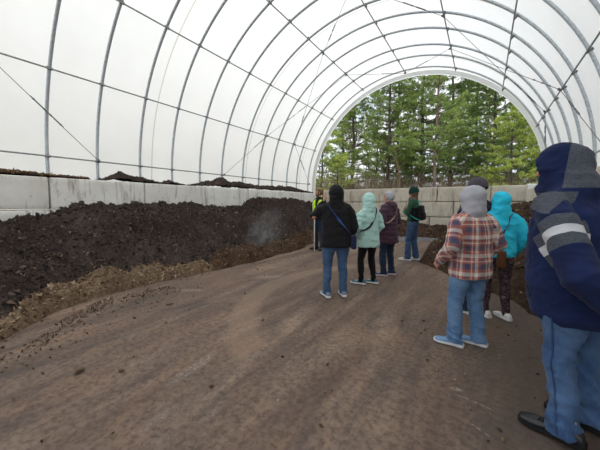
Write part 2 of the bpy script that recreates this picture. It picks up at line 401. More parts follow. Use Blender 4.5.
def catmull(pts, n=6):
    P = [Vector(p) for p in pts]; P = [P[0]*2-P[1]]+P+[P[-1]*2-P[-2]]; out = []
    for i in range(1, len(P)-2):
        for k in range(n):
            t = k/n; a, b, c, d = P[i-1:i+3]
            out.append(.5*((2*b)+(c-a)*t+(2*a-5*b+4*c-d)*t*t+(3*b-a-3*c+d)*t**3))
    out.append(P[-2]); return out
def remesh(bm, voxel, smooth=4, name='m'):
    bmesh.ops.recalc_face_normals(bm, faces=bm.faces)
    me = bpy.data.meshes.new(name+'_src'); bm.to_mesh(me); bm.free()
    o = bpy.data.objects.new('tmp', me); COL.objects.link(o)
    md = o.modifiers.new('r', 'REMESH'); md.mode = 'VOXEL'; md.voxel_size = voxel; md.use_smooth_shade = True
    if smooth:
        s = o.modifiers.new('s', 'SMOOTH'); s.factor = .5; s.iterations = smooth
    dg = bpy.context.evaluated_depsgraph_get(); ev = o.evaluated_get(dg)
    out = bpy.data.meshes.new_from_object(ev); out.name = name
    bpy.data.objects.remove(o); bpy.data.meshes.remove(me)
    return out
def get_co(me):
    a = np.empty(len(me.vertices)*3, np.float32); me.vertices.foreach_get('co', a); return a.reshape(-1, 3).astype(float)
def get_no(me):
    a = np.empty(len(me.vertices)*3, np.float32); me.vertices.foreach_get('normal', a); return a.reshape(-1, 3).astype(float)
def set_co(me, V): me.vertices.foreach_set('co', V.astype(np.float32).ravel()); me.update()
def wrinkle(me, amp, sc=(6, 6, 16), seed=0, mask=None, oct_=3):
    V = get_co(me); Nn = get_no(me); d = fbm(V*np.array(sc)+seed*3.7, oct_, seed)
    d = -np.abs(d)*1.4+.4    # creases
    if mask is not None: d = d*mask(V)
    set_co(me, V+Nn*(d*amp)[:, None])
def set_attr(me, name, vals):
    a = me.attributes.new(name, 'FLOAT', 'POINT'); a.data.foreach_set('value', np.asarray(vals, np.float32))
def cut(me, pred):
    """drop faces whose centre satisfies pred(V)->bool array"""
    V = get_co(me); bm = bmesh.new(); bm.from_mesh(me); bm.faces.ensure_lookup_table()
    C = np.array([f.calc_center_median()[:] for f in bm.faces]); k = pred(C)
    bmesh.ops.delete(bm, geom=[bm.faces[i] for i in np.nonzero(k)[0]], context='FACES')
    bm.to_mesh(me); bm.free(); me.update()
    return me
def solidify(o, th=.01):
    m = o.modifiers.new('thickness', 'SOLIDIFY'); m.thickness = th; m.offset = -1

# ------------------------------------------------------------------ camera
CAMZ = 1.35
cam = bpy.data.cameras.new('camera'); co_ = bpy.data.objects.new('camera', cam); COL.objects.link(co_)
co_.location = (0, 0, CAMZ); co_.rotation_euler = (R(90-4.218), 0, R(32.05)); cam.sensor_width = 36; cam.lens = 293.1/600*36; cam.clip_start = .05; cam.clip_end = 400
SC.camera = co_
YAW = R(32.05)
CF = Vector((-math.sin(YAW), math.cos(YAW), 0)); CR = Vector((math.cos(YAW), math.sin(YAW), 0))
def outdoors(px, z): return CF*z+CR*((px-300)/293.1*z)   # woodland spots, listed by bearing and distance

# ------------------------------------------------------------------ light
w = bpy.data.worlds.new('overcast_sky'); SC.world = w; w.use_nodes = True; nt = w.node_tree; nt.nodes.clear(); k = N(nt)
tc = k.n('ShaderNodeTexCoord').outputs['Generated']; sx = k.n('ShaderNodeSeparateXYZ'); k.l(tc, sx.inputs[0])
zz = k.math('MAXIMUM', sx.outputs[2], 0.0)
cl = k.noise(k.mapping(tc, (1, 1, 2.5)), 2.2, 5, .6)
base = k.mix(k.ramp(cl, [(.40, (0, 0, 0)), (.62, (1, 1, 1))]), (.78, .89, 1.0), (1.0, .995, .985))
st = k.math('ADD', 1.2, k.math('MULTIPLY', zz, .28))
bg = k.n('ShaderNodeBackground'); k.l(base, bg.inputs[0]); k.l(st, bg.inputs[1]); wo = k.n('ShaderNodeOutputWorld'); k.l(bg.outputs[0], wo.inputs[0])
sun = bpy.data.lights.new('hazy_sun', 'SUN'); sun.energy = 1.5; sun.angle = R(18); sun.color = (1, .965, .91)
so = bpy.data.objects.new('hazy_sun', sun); COL.objects.link(so)
so.rotation_euler = Vector((.30, .45, -1)).to_track_quat('-Z', 'Y').to_euler()
SC.view_settings.view_transform = 'Standard'; SC.view_settings.look = 'None'; SC.view_settings.gamma = 1; SC.view_settings.use_curve_mapping = False
SC.view_settings.exposure = -.03
try: SC.cycles.volume_bounces = 2
except Exception: pass

# ------------------------------------------------------------------ building shell
XC, ZC, RH = -2.85, CAMZ+.73, 4.67
YH = [1.43, 2.38, 3.29, 4.27, 5.18, 6.14, 7.04, 8.05, 8.95, 9.80, 10.87, 11.69, 12.74]
WT = 1.87
def profile(Rr, zlow, n=72):
    p = [(XC-Rr, zlow), (XC-Rr, (zlow+ZC)/2)]
    p += [(XC-Rr*math.cos(PI*i/n), ZC+Rr*math.sin(PI*i/n)) for i in range(n+1)]
    p += [(XC+Rr, (zlow+ZC)/2), (XC+Rr, zlow)]
    return p
def shell():
    ys = np.concatenate([np.arange(-5, 1.4, .3), np.arange(1.43, 13.3, .2), [13.3]])
    pr = profile(RH+.085, 1.72, 72)
    V = [(x, y, z) for y in ys for x, z in pr]; n = len(pr)
    V = np.array(V); rad = np.hypot(V[:, 0]-XC, np.maximum(V[:, 2]-ZC, 0))
    hy = np.array(YH); dn = np.min(np.abs(V[:, 1][:, None]-hy[None]), 1)
    sag = np.where((V[:, 1] > 1.4) & (V[:, 1] < 12.8), np.clip(dn, 0, .5)*.05, 0)
    nx = (V[:, 0]-XC)/np.maximum(np.hypot(V[:, 0]-XC, V[:, 2]-ZC), .1); nz = (V[:, 2]-ZC)/np.maximum(np.hypot(V[:, 0]-XC, V[:, 2]-ZC), .1)
    up = (V[:, 2] > ZC)
    V[:, 0] -= np.where(up, nx*sag, 0); V[:, 2] -= np.where(up, nz*sag, 0)
    i, j = np.meshgrid(np.arange(len(ys)-1), np.arange(n-1), indexing='ij'); a = (i*n+j).ravel()
    me = mesh_np('fabric', V, np.stack([a, a+1, a+n+1, a+n], 1), True)
    tag(link('ceiling', me, M['fabric']), kind='structure')
    # folded end band around the far opening
    o_ = profile(RH+.085, 1.72); q_ = profile(RH-.06, 1.72)
    V = [(x, 13.3, z) for x, z in o_]+[(x, 13.26, z) for x, z in q_]+[(x, 13.42, z) for x, z in q_]
    F = []
    for s in range(2):
        for j in range(n-1): F.append((s*n+j, s*n+j+1, (s+1)*n+j+1, (s+1)*n+j))
    tag(link('trim_1', mesh_np('end_band', np.array(V), np.array(F), True), M['fabric']), kind='structure')
shell()
def hoop_mesh(r=.031, n=10):
    bm = bmesh.new(); pr = profile(RH, WT+.012, 72); rings = []
    for i, (x, z) in enumerate(pr):
        a = pr[max(i-1, 0)]; b = pr[min(i+1, len(pr)-1)]; t = Vector((b[0]-a[0], 0, b[1]-a[1])).normalized(); u = Vector((0, 1, 0)); s = t.cross(u)
        rings.append([bm.verts.new(Vector((x, 0, z))+s*(r*math.cos(2*PI*k/n))+u*(r*math.sin(2*PI*k/n))) for k in range(n)])
    for a, b in zip(rings, rings[1:]):
        for k in range(n): bm.faces.new((a[k], a[(k+1) % n], b[(k+1) % n], b[k]))
    bm.faces.new(rings[0]); bm.faces.new(rings[-1]); return bm_mesh(bm, 'hoop_tube')
PUR = [(-7.5, .95), (-7.15, 2.58), (-6.21, 3.96), (-4.73, 5.02), (-2.93, 5.37), (-1.08, 5.04), (.43, 4.0), (1.44, 2.61), (1.79, .95)]
PUR = [(x, z+CAMZ) for x, z in PUR]
def radial(x, z, d):
    v = Vector((x-XC, 0, z-ZC)) if z > ZC else Vector((x-XC, 0, 0)); v.normalize(); return v*d
hm = hoop_mesh(); hm.materials.append(M['steel'])
bm = bmesh.new(); box(bm, (0, 0, 0), (.085, .085, .05), bevel=.008); tube(bm, [(-.05, 0, 0), (.05, 0, 0)], [.012, .012], (0, 1, 0), 6); cm = bm_mesh(bm, 'clamp'); cm.materials.append(M['steel_dark'])
bm = bmesh.new(); box(bm, (0, 0, 0), (.16, .18, .016), bevel=.004)
for a in (-.06, .06): tube(bm, [(0, a, 0), (0, a, .022)], [.012, .012], n=6)
bp_ = bm_mesh(bm, 'plate', False); bp_.materials.append(M['steel'])
ORD = ['first', 'second', 'third', 'fourth', 'fifth', 'sixth', 'seventh', 'eighth', 'ninth', 'tenth', 'eleventh', 'twelfth', 'thirteenth', 'fourteenth', 'fifteenth', 'sixteenth']
for i, y in enumerate(YH):
    e = empty('steel_hoop', (XC, y, WT)); kk = len(YH)-1-i
    lab = 'galvanised steel arch rib edging the open far end of the white tent' if kk == 0 else f'galvanised steel arch rib, {ORD[kk]} back from the open far end'
    tag(e, lab, 'arch rib', 'steel arch ribs under the fabric roof')
    h = link('tube', hm, None, e); h.location = (-XC, 0, -WT)
    for sgn in (-1, 1):
        b = link('base_plate', bp_, None, e); b.location = (sgn*RH, 0, .008)
    for (x, z) in PUR:
        c = link('clamp', cm, None, e); rr = radial(x, z, 1); c.location = Vector((x-XC, 0, z-WT))-rr*.012
        c.rotation_euler = (0, -math.atan2(rr.z, rr.x), 0)
PN = ['lowest steel purlin on the left side, just above the block wall', 'second lowest steel purlin on the left side of the roof', 'third steel purlin up the left side of the roof',
      'steel purlin high on the left, next to the roof crown', 'steel purlin along the crown of the fabric roof', 'steel purlin just right of the roof crown, above the plaid shirt',
      'third steel purlin up the right side of the roof', 'slanting steel purlin at upper right above the navy hooded man', 'lowest steel purlin on the right side behind the navy hooded man']
for (x, z), lab in zip(PUR, PN):
    bm = bmesh.new(); p = Vector((x, 0, z))-radial(x, z, .052)
    tube(bm, [(0, -1.0, 0), (0, 6, 0), (0, 12.86, 0)], [.0165]*3, n=8); o = link('purlin', bm_mesh(bm, 'purlin'), M['purlin']); o.location = p
    tag(o, lab, 'purlin', 'lengthwise purlins')
def node(h, p):
    y = YH['_ABCDEFGHIJKL'.index(h)]; x, z = PUR[p-1]; return Vector((x, y, z))-radial(x, z, .085)
WIRES = [('_', 2, 'B', 1, 'bracing wire slanting down at far left to the first lower purlin joint', .42), ('F', 1, 'H', 2, 'bracing wire low on the left wall above the compost crest', .75), ('H', 2, 'J', 4, 'bracing wire crossing behind another high on the left roof', .3),
         ('J', 4, 'L', 5, 'bracing wire running nearly level to the crown at the far end', .65), ('L', 1, 'J', 2, 'bracing wire at far left end dropping to the block wall', .45), ('J', 2, 'H', 4, 'bracing wire rising on the left roof from second purlin to fourth', .2),
         ('H', 4, 'F', 5, 'bracing wire steeply rising from the left roof towards the crown', .3), ('F', 5, 'H', 6, 'bracing wire crossing the crown at the top of the picture', .6), ('H', 6, 'J', 8, 'bracing wire falling from right of the crown towards the right side', .72),
         ('L', 5, 'J', 6, 'bracing wire beside the top of the tree filled opening', .35), ('J', 6, 'H', 8, 'bracing wire from right of the crown out to upper right purlin joint', .85), ('H', 8, 'F', 9, 'bracing wire dropping at upper right behind the navy hood', .3),
         ('J', 8, 'L', 9, 'bracing wire dropping beside the right edge of the far opening', .25)]
for a, pa, b, pb, lab, tpos in WIRES:
    A = node(a, pa); B = node(b, pb); e = empty('brace_cable', A); tag(e, lab, 'cable', 'diagonal bracing wires')
    D = B-A; bm = bmesh.new(); s_ = V3(0, 1, 0)
    tube(bm, [V3(0, 0, 0), D*.5-Vector((0, 0, .01)), D], [.0065]*3, s_, 6); link('wire', bm_mesh(bm, 'wire'), M['cable'], e)
    d = D.normalized()
    for t in (tpos, min(.96, tpos+.14)):
        c = D*t; bm = bmesh.new(); sd = d.cross(V3(0, 0, 1)).normalized()
        for q in (-1, 1): tube(bm, [c-d*.10+sd*.014*q, c+d*.10+sd*.014*q], [.006]*2, sd, 6)
        ball(bm, c-d*.11, .020, seg=8); ball(bm, c+d*.11, .020, seg=8); tube(bm, [c-d*.17, c-d*.11], [.011]*2, sd, 6); tube(bm, [c+d*.11, c+d*.17], [.011]*2, sd, 6)
        link('turnbuckle', bm_mesh(bm, 'turnbuckle'), M['steel_dark'], e)
    for c in (d*.03, D-d*.03):
        bm = bmesh.new(); ball(bm, c, (.03, .035, .03), seg=8); link('end_fitting', bm_mesh(bm, 'fit'), M['steel_dark'], e)

# floor
n = 60; xs = np.linspace(-7.6, 1.95, n); ys = np.linspace(-5, 13.95, 120)
X, Y = np.meshgrid(xs, ys, indexing='ij'); Zf = .008*fbm(np.stack([X.ravel()*.8, Y.ravel()*.5, 0*X.ravel()], 1), 3, 4)-.012
i, j = np.meshgrid(np.arange(n-1), np.arange(119), indexing='ij'); a = (i*120+j).ravel()
tag(link('floor', mesh_np('floor', np.stack([X.ravel(), Y.ravel(), Zf], 1), np.stack([a, a+120, a+121, a+1], 1), True), M['floor']), kind='structure')
bm = bmesh.new()
for (x0, x1, y0, y1) in ((-90, -7.6, -40, 160), (1.95, 90, -40, 160), (-7.6, 1.95, 13.95, 160), (-7.6, 1.95, -40, -5)):
    bm.faces.new([bm.verts.new((x, y, -.02)) for x, y in ((x0, y0), (x1, y0), (x1, y1), (x0, y1))])
tag(link('ground', bm_mesh(bm, 'g', False), M['outground']), kind='structure')

# ------------------------------------------------------------------ concrete blocks
def block(L, lab, loc, rz, group, seed, H_=.61, W_=.60, cm='concrete'):
    """L along local y, W along x; worn rounded edges"""
    bm = bmesh.new(); box(bm, (0, 0, H_/2), (W_, L-.024, H_-.012), bevel=.024)
    bmesh.ops.subdivide_edges(bm, edges=[e for e in bm.edges if e.calc_length() > .3], cuts=7, use_grid_fill=True)
    me = bm_mesh(bm, 'block', True); V = get_co(me); Nn = get_no(me)
    set_co(me, V+Nn*(fbm(V*4+seed*9.1, 3, seed)*.006)[:, None]-Nn*(np.maximum(fbm(V*9+seed*5, 3, seed+3)-.55, 0)*.03)[:, None])
    o = link('concrete_block', me, M[cm]); o.location = loc; o.rotation_euler = (0, 0, rz)
    tag(o, lab, 'concrete block', group); return o
RN = ['bottom', 'middle', 'top']
J0 = .37-1.84*1
sd = 0
# left wall
for r in range(3):
    ys = [J0+1.84*i for i in range(9)]; ys[-1] = 13.28
    for i in range(8):
        sd += 1; y0, y1 = ys[i], ys[i+1]
        if r < 2 and y0 > 5: continue      # buried behind the compost pile
        c = (y0+y1)/2; pos = {1: 'at the left edge of the picture', 2: 'second from the left picture edge', 3: 'third from the left picture edge'}.get(i)
        if i == 0: where = 'beside the camera, mostly out of view'
        elif i == 7: where = 'at the far end beside the opening'
        else: where = pos or f'{ORD[7-i]} from the far opening'
        block(y1-y0, f'grey concrete block, {RN[r]} row of left wall, {where}', (-7.25+random.uniform(-.008, .008), c, r*.62), 0, 'concrete blocks of the left wall', sd)
# back wall
BW = [[-7.25+.3, -5.6, -3.76, -1.92, -.08, 1.60], [-6.95, -6.6, -4.72, -2.88, -1.04, .8, 1.60], [-6.95, -5.45, -3.62, -1.66, .21, 1.60]]
for r in range(3):
    xs = BW[r]
    for i in range(len(xs)-1):
        sd += 1; x0, x1 = xs[i], xs[i+1]; c = (x0+x1)/2
        where = ['at the left corner', 'behind the yellow vest and black hood', 'behind the two women in mint and plum', 'behind the green beanie', 'behind the plaid shirt and blue hood', 'at the right corner beside the white sheet'][i if len(xs) == 7 else (i if i < 2 else i+1 if i > 2 else 2)]
        if len(xs) == 6: where = ['at the left corner', 'behind the yellow vest and black hood', 'behind the mint hood and grey hair', 'between the green beanie and the grey hood', 'right of the bright blue hood'][i]
        block(x1-x0, f'grey concrete block, {RN[r]} row of back wall, {where}', (c, 13.62+random.uniform(-.012, .012), .17+r*.62 if r else 0), R(90), 'concrete blocks of the back wall', sd, .61 if r else .78, cm='concrete_old')
# right wall
for r in range(3):
    ys = [1.1+1.74*i for i in range(8)]; 
    for i in range(7):
        sd += 1
        c = ys[i]+.87
        where = 'hidden behind the navy hooded man' if i < 2 else ('showing right of the navy hood' if i == 2 else f'{ORD[6-i]} from the far right corner' if i < 6 else 'at the far right corner')
        block(1.74, f'grey concrete block, {RN[r]} row of right wall, {where}' + (', nearer one' if i == 0 else ''), (1.555, c, r*.62), 0, 'concrete blocks of the right wall', sd, .61, .60, 'concrete_old')

# ------------------------------------------------------------------ heaps
def lumps(P, size, flat=1.0, long=1.0):
    """irregular octahedra at points P (n,3) -> V,F"""
    n = len(P); base = np.array([(1, 0, 0), (-1, 0, 0), (0, 1, 0), (0, -1, 0), (0, 0, 1), (0, 0, -1)], float)
    F = np.array([(0, 2, 4), (2, 1, 4), (1, 3, 4), (3, 0, 4), (2, 0, 5), (1, 2, 5), (3, 1, 5), (0, 3, 5)])
    B = base[None]*RNG.uniform(.6, 1.3, (n, 6, 1)); B = B*np.array([long, 1, flat])+RNG.normal(0, .12, (n, 6, 3))
    q = RNG.normal(size=(n, 4)); 
    if flat < .6: q[:, 1:3] *= .45
    q /= np.linalg.norm(q, axis=1)[:, None]; w_, x, y, z = q.T
    Rm = np.stack([1-2*(y*y+z*z), 2*(x*y-w_*z), 2*(x*z+w_*y), 2*(x*y+w_*z), 1-2*(x*x+z*z), 2*(y*z-w_*x), 2*(x*z-w_*y), 2*(y*z+w_*x), 1-2*(x*x+y*y)], 1).reshape(n, 3, 3)
    V = np.einsum('nij,nkj->nki', Rm, B)*size[:, None, None]+P[:, None]
    return V.reshape(-1, 3), (F[None]+6*np.arange(n)[:, None, None]).reshape(-1, 3)
def field(name, x0, x1, y0, y1, step, zf, m, lumpspec=None, lm=None, keep=None):
    xs = np.arange(x0, x1, step); ys = np.arange(y0, y1, step); X, Y = np.meshgrid(xs, ys, indexing='ij'); x = X.ravel(); y = Y.ravel()
    z = zf(x, y); V = np.stack([x, y, z], 1); ny = len(ys)
    i, j = np.meshgrid(np.arange(len(xs)-1), np.arange(ny-1), indexing='ij'); a = (i*ny+j).ravel(); F = np.stack([a, a+ny, a+ny+1, a+1], 1)
    ok = (z[F].max(1) > -.03); F = F[ok]
    used = np.unique(F); mp = -np.ones(len(V), int); mp[used] = np.arange(len(used)); V = V[used]; F = mp[F]
    Fs = [F]; mi = [np.zeros(len(F))]
    for li, (cnt, smin, smax, flat, long, cond) in enumerate(lumpspec or []):
        px = RNG.uniform(x0, x1, cnt); py = RNG.uniform(y0, y1, cnt); pz = zf(px, py); s = smin*(smax/smin)**(RNG.random(cnt)**2)
        kq = (pz > .01) & (cond(px, py) if cond else True)
        P = np.stack([px, py, pz+s*.15*min(1, flat*2)], 1)[kq]; LV, LF = lumps(P, s[kq], flat, long)
        Fs.append(LF+len(V)); V = np.concatenate([V, LV]); mi.append(np.ones(len(LF)))
    me = mesh_np(name, V, Fs); me.materials.append(m); me.materials.append(lm or m)
    me.polygons.foreach_set('material_index', np.concatenate(mi).astype(np.int32))
    sm = np.concatenate(mi) < .5; me.polygons.foreach_set('use_smooth', sm); me.update()
    return link(name, me)
FY = [-3, 0, .8, 1.4, 1.9, 3.8, 5, 7.3, 8.4, 10.5, 13.4]; FX = [-3.6, -3.75, -3.95, -4.50, -4.72, -4.66, -4.52, -4.56, -4.82, -5.1, -5.3]
TY = [-3, 0, 1.5, 2.04, 2.6, 2.95, 3.68, 5.0, 6.42, 7.3, 7.75, 8.0, 9.25, 11.1, 12.2, 13.4]; TZ = [.8, .9, 1.03, 1.15, 1.26, 1.24, 1.33, 1.30, 1.22, 1.2, 1.45, 1.52, 1.5, 1.42, 1.25, 1.0]
def left_z(x, y):
    xf = np.interp(y, FY, FX)-.32+.10*vnoise(np.stack([y*1.3, y*0, y*0], 1), 9); t = (x-xf)/(-6.95-xf); top = np.interp(y, TY, TZ)
    s = np.where(t > 0, np.sin(np.clip(t, 0, 1)*PI/2)**.85, t*3)
    P = np.stack([x, y, 0*x], 1)
    b = fbm(P*1.1, 3, 21)*.16*np.clip(t*3, 0, 1)*np.clip((1-t)*3+.25, 0, 1); c = fbm(P*4.5, 4, 33); c = (np.abs(c)*-.15+.065+.035*fbm(P*13, 3, 41))*np.clip(t*6, 0, 1)
    return s*top+b+c
o = field('compost_pile', -6.95, -3.6, -2.5, 13.3, .028, left_z, M['compost'],
          [(60000, .008, .030, .8, 1.2, None), (2600, .03, .055, .75, 1.3, lambda x, y: y < 8)], M['lumps'])
tag(o, 'long dark brown compost pile heaped against the left concrete wall', 'compost pile')
def berm(y0, y1, wide, high, seed):
    def z(x, y):
        xf = np.interp(y, FY, FX)+.06*vnoise(np.stack([y*2.1, y*0, y*0], 1), seed); wd = wide(y); t = (xf-x)/wd
        P = np.stack([x, y, 0*x], 1); s = np.sin(np.clip(t, 0, 1)*PI)**.8
        ends = np.clip((y-y0)*2, 0, 1)*np.clip((y1-y)*2, 0, 1)
        return np.where((t > -.02) & (t < 1.02), s*high*ends*(1+.5*fbm(P*2.2, 3, seed))+.02*fbm(P*12, 3, seed+2)*s, -.05)
    return z
wideA = lambda y: np.interp(y, [0, 1.2, 1.8, 2.6, 4.2], [.35, .45, .62, .85, .6])
o = field('wood_chip_ridge', -6.2, -3.4, -1.5, 4.3, .03, berm(-1.5, 4.3, wideA, .25, 51), M['chips'], [(17000, .008, .03, .3, 2.2, None)], M['shreds'])
tag(o, 'tan wood chip ridge along the near foot of the left compost pile', 'wood chips', kind='stuff')
o = field('wood_chip_ridge', -6.2, -4.0, 4.0, 11.5, .035, berm(4.0, 11.5, lambda y: np.interp(y, [4, 6, 11], [.65, .8, .7]), .27, 61), M['chips_brown'], [(11000, .01, .034, .3, 2.2, None)], M['shreds_brown'])
tag(o, 'reddish brown wood chip ridge along the far foot of the left compost pile', 'wood chips', kind='stuff')
# debris along the wall top
DY = [3.1, 3.3, 3.6, 3.85, 4.1, 4.4, 4.55, 4.8, 5.0, 5.3, 5.75, 6.1, 6.75, 7.1, 7.9, 8.8, 9.8, 10.7, 11.5, 12.3, 12.6]; DZ = [-.03, .06, .19, .12, .10, .04, .0, .10, .05, .0, .03, .15, .30, .27, .15, .13, .17, .17, .1, .03, -.03]
def ridge(x, y):
    h = np.interp(y, DY, DZ); t = np.clip(1-((x+7.22)/.25)**2, 0, 1)**.7; P = np.stack([x*1.0, y, 0*x], 1)
    z = h*t*(1+.35*fbm(P*3, 3, 77))+.02*fbm(P*10, 3, 78)*np.clip(h*10, 0, 1)
    return np.where((t > .03) & (h > .012), z, -.05)
o = field('compost_ridge', -7.46, -6.97, 3.0, 12.7, .025, ridge, M['compost'], [(3000, .008, .035, .8, 1.2, None)], M['lumps'])
o.location.z = WT-.003; tag(o, 'crumbly dark compost spilled in heaps along the top of left wall', 'compost')
def ridge2(x, y):
    h = np.interp(y, [-.5, 0, 1.2, 2.0, 2.4, 2.9, 3.0], [-.03, .05, .06, .055, .03, .02, -.03]); t = np.clip(1-((x+7.15)/.18)**2, 0, 1)**.7; P = np.stack([x, y, 0*x], 1)
    return np.where((t > .03) & (h > .012), h*t*(1+.5*fbm(P*5, 3, 87)), -.05)
o = field('leaf_litter', -7.4, -6.96, -.5, 3.0, .025, ridge2, M['compost_brown'], [(2600, .012, .035, .2, 1.6, None)], M['litter'])
o.location.z = WT-.003; tag(o, 'thin strip of dead brown leaves on the top of left wall, nearest the camera', 'leaf litter', kind='stuff')
# right pile: foot runs from beside the man round to the back wall
RFY = [1.6, 2.6, 3.6, 4.4, 5.0, 5.6, 6.1, 7.0, 8.0, 9.3, 10.4, 11.2, 13.4]; RFX = [1.22, 1.0, .85, .72, .50, .15, -.45, -1.12, -1.25, -1.22, -.9, -.5, -.2]
def right_z(x, y):
    xf = np.interp(y, RFY, RFX)+.16*vnoise(np.stack([y*1.7, y*0, y*0], 1), 5)+.07*vnoise(np.stack([y*6, x*2, y*0], 1), 6); d = x-xf; P = np.stack([x, y, 0*x], 1)
    cap = np.interp(y, [1.6, 3, 5, 6.5, 8, 10, 13.4], [.25, .5, .85, 1.1, 1.25, 1.3, 1.28])
    left = np.interp(x, [-.4, .3, .9], [.50, .80, 1.0])
    s = cap*left*np.where(d > 0, 1-np.exp(-d/.42), d*3)
    b = fbm(P*1.4, 3, 121)*.10*np.clip(d*3, 0, 1); c = (-np.abs(fbm(P*5, 4, 133))*.08+.03+.025*fbm(P*15, 3, 141))*np.clip(d*6, 0, 1)
    return s+b+c
o = field('compost_pile', -1.6, 1.245, 1.6, 13.25, .03, right_z, M['compost_brown'], [(13000, .008, .04, .6, 1.5, None)], M['lumps_brown'])
tag(o, 'brown compost pile in the right corner behind the blue hood and plaid shirt', 'compost pile')
def back_z(x, y):
    P = np.stack([x, y, 0*x], 1); yf = 12.35+.12*vnoise(np.stack([x*1.5, 0*x, 0*x], 1), 8); d = y-yf
    top = np.interp(x, [-6, -4.6, -4.1, -3.2, -2.6, -1.9, -1.2, -.6, 0], [.7, .75, .78, .66, .55, .42, .45, .55, .4])
    s = top*np.where(d > 0, np.sin(np.clip(d/.8, 0, 1)*PI/2), d*3)
    return s+(fbm(P*2, 3, 211)*.07-np.abs(fbm(P*6, 3, 212))*.05+.02)*np.clip(d*5, 0, 1)
o = field('compost_pile', -5.4, -.3, 11.5, 13.29, .035, back_z, M['compost_brown'], [(4500, .012, .045, .6, 1.5, None)], M['lumps_brown'])
tag(o, 'low brown compost pile along the foot of the back wall behind the puddle', 'compost pile')
# puddle
bm = bmesh.new(); vs = []
for i in range(40):
    a = 2*PI*i/40; rr = 1+.12*math.sin(3*a+1)+.07*math.sin(7*a)
    vs.append(bm.verts.new((-2.6+1.75*rr*math.cos(a), 11.65+.85*rr*math.sin(a)+.25*math.cos(a), .006)))
bm.faces.new(vs); r_ = bmesh.ops.extrude_face_region(bm, geom=list(bm.faces)); bmesh.ops.translate(bm, vec=(0, 0, -.02), verts=[v for v in r_['geom'] if isinstance(v, bmesh.types.BMVert)])
tag(link('puddle', bm_mesh(bm, 'puddle', False), M['puddle']), 'shallow grey puddle on the floor behind the green beanie person', 'puddle', kind='stuff')
# crumbs on the floor
n = 4000; px = RNG.uniform(-5, 1.2, n); py = RNG.uniform(.3, 12, n); dl = px-np.interp(py, FY, FX); dr = np.interp(py, RFY, RFX)-px
kq = (dl > 0) & (dr > 0) & ((RNG.random(n) < np.exp(-dl/.35)) | (RNG.random(n) < np.exp(-dr/.35)) | (RNG.random(n) < .08))
P = np.stack([px, py, px*0+.002], 1)[kq]; LV, LF = lumps(P, RNG.uniform(.004, .016, len(P)), .4, 1.6)
tag(link('scattered_crumbs', mesh_np('crumbs', LV, LF), M['shreds_brown']), 'small brown crumbs and chips scattered over the packed floor', 'crumbs', kind='stuff')
n = 620; t_ = RNG.random(n)**.8; px = np.interp(.55+2.3*t_, FY, FX)+.30+.08*np.sin(t_*7)+np.abs(RNG.normal(0, .24, n)); py = .55+2.3*t_
LV, LF = lumps(np.stack([px, py, 0*px+.003], 1), RNG.uniform(.004, .013, n), .4, 1.8)
tag(link('bark_litter', mesh_np('litter', LV, LF), M['shreds_brown']), 'loose strip of brown bark litter on the floor beside the tan wood chip ridge', 'bark litter', kind='stuff')
# a bark chunk near the ridge
for (loc, sz, lab) in (((-3.52, 2.33, .02), .05, 'pale bark chunk lying alone near the tan wood chip ridge'), ((-2.72, .98, .02), .045, 'bark chunk on the floor at the lower left picture edge'), ((-2.45, 1.17, .012), .025, 'small dark bark chunk on the bare floor at left')):
    bm = bmesh.new(); bmesh.ops.create_icosphere(bm, subdivisions=3, radius=1); me = bm_mesh(bm, 'chunk'); V = get_co(me)
    V = V*np.array([1.6, .9, .5])*(1+.35*fbm(V*1.5+sz*99, 3, 3))[:, None]*sz*.6; set_co(me, V); V[:, 2] -= V[:, 2].min(); set_co(me, V)
    o = link('bark_chunk', me, M['chips']); o.location = (loc[0], loc[1], -.008); o.rotation_euler = (0, 0, loc[0]*5); tag(o, lab, 'bark chunk', 'loose bark chunks')
# white sheet over corner of the back wall
def sheet():
    n1, n2 = 22, 34; V = []
    path = [(13.80, 2.035), (13.62, 2.045), (13.40, 2.045), (13.30, 2.02), (13.275, 1.9), (13.26, 1.6), (13.25, 1.3), (13.24, 1.05)]
    for i in range(n1):
        u = i/(n1-1)
        for j in range(n2):
            t = j/(n2-1)*(len(path)-1); a = int(min(t, len(path)-2)); f = t-a; y = path[a][0]*(1-f)+path[a+1][0]*f; z = path[a][1]*(1-f)+path[a+1][1]*f
            wv = .035*math.sin(u*14+z*3)*max(0, (1.95-z))
            V.append((1.30-.10*(2.03-z)*(1-u)*.6+u*.5, y-.02-abs(wv), z+.01*math.sin(u*9)*(j < 10)+(.06*math.sin(u*6) if j == n2-1 else 0)))
    i, j = np.meshgrid(np.arange(n1-1), np.arange(n2-1), indexing='ij'); a = (i*n2+j).ravel()
    o = link('plastic_sheet', mesh_np('sheet', np.array(V), np.stack([a, a+n2, a+n2+1, a+1], 1), True), M['tarp']); solidify(o, .006)
    tag(o, 'white sheet draped over the right end of the back block wall', 'sheet')
sheet()
# steam
bm = bmesh.new(); ball(bm, (0, 0, 0), 1, seg=20); o = link('steam', bm_mesh(bm, 'steam'), M['steam']); o.location = (-5.0, 6.15, .62); o.scale = (.65, 1.25, .60); o.rotation_euler = (R(20), 0, R(15))
tag(o, 'faint drifting wisp of steam rising from the left compost pile', 'steam', kind='stuff')

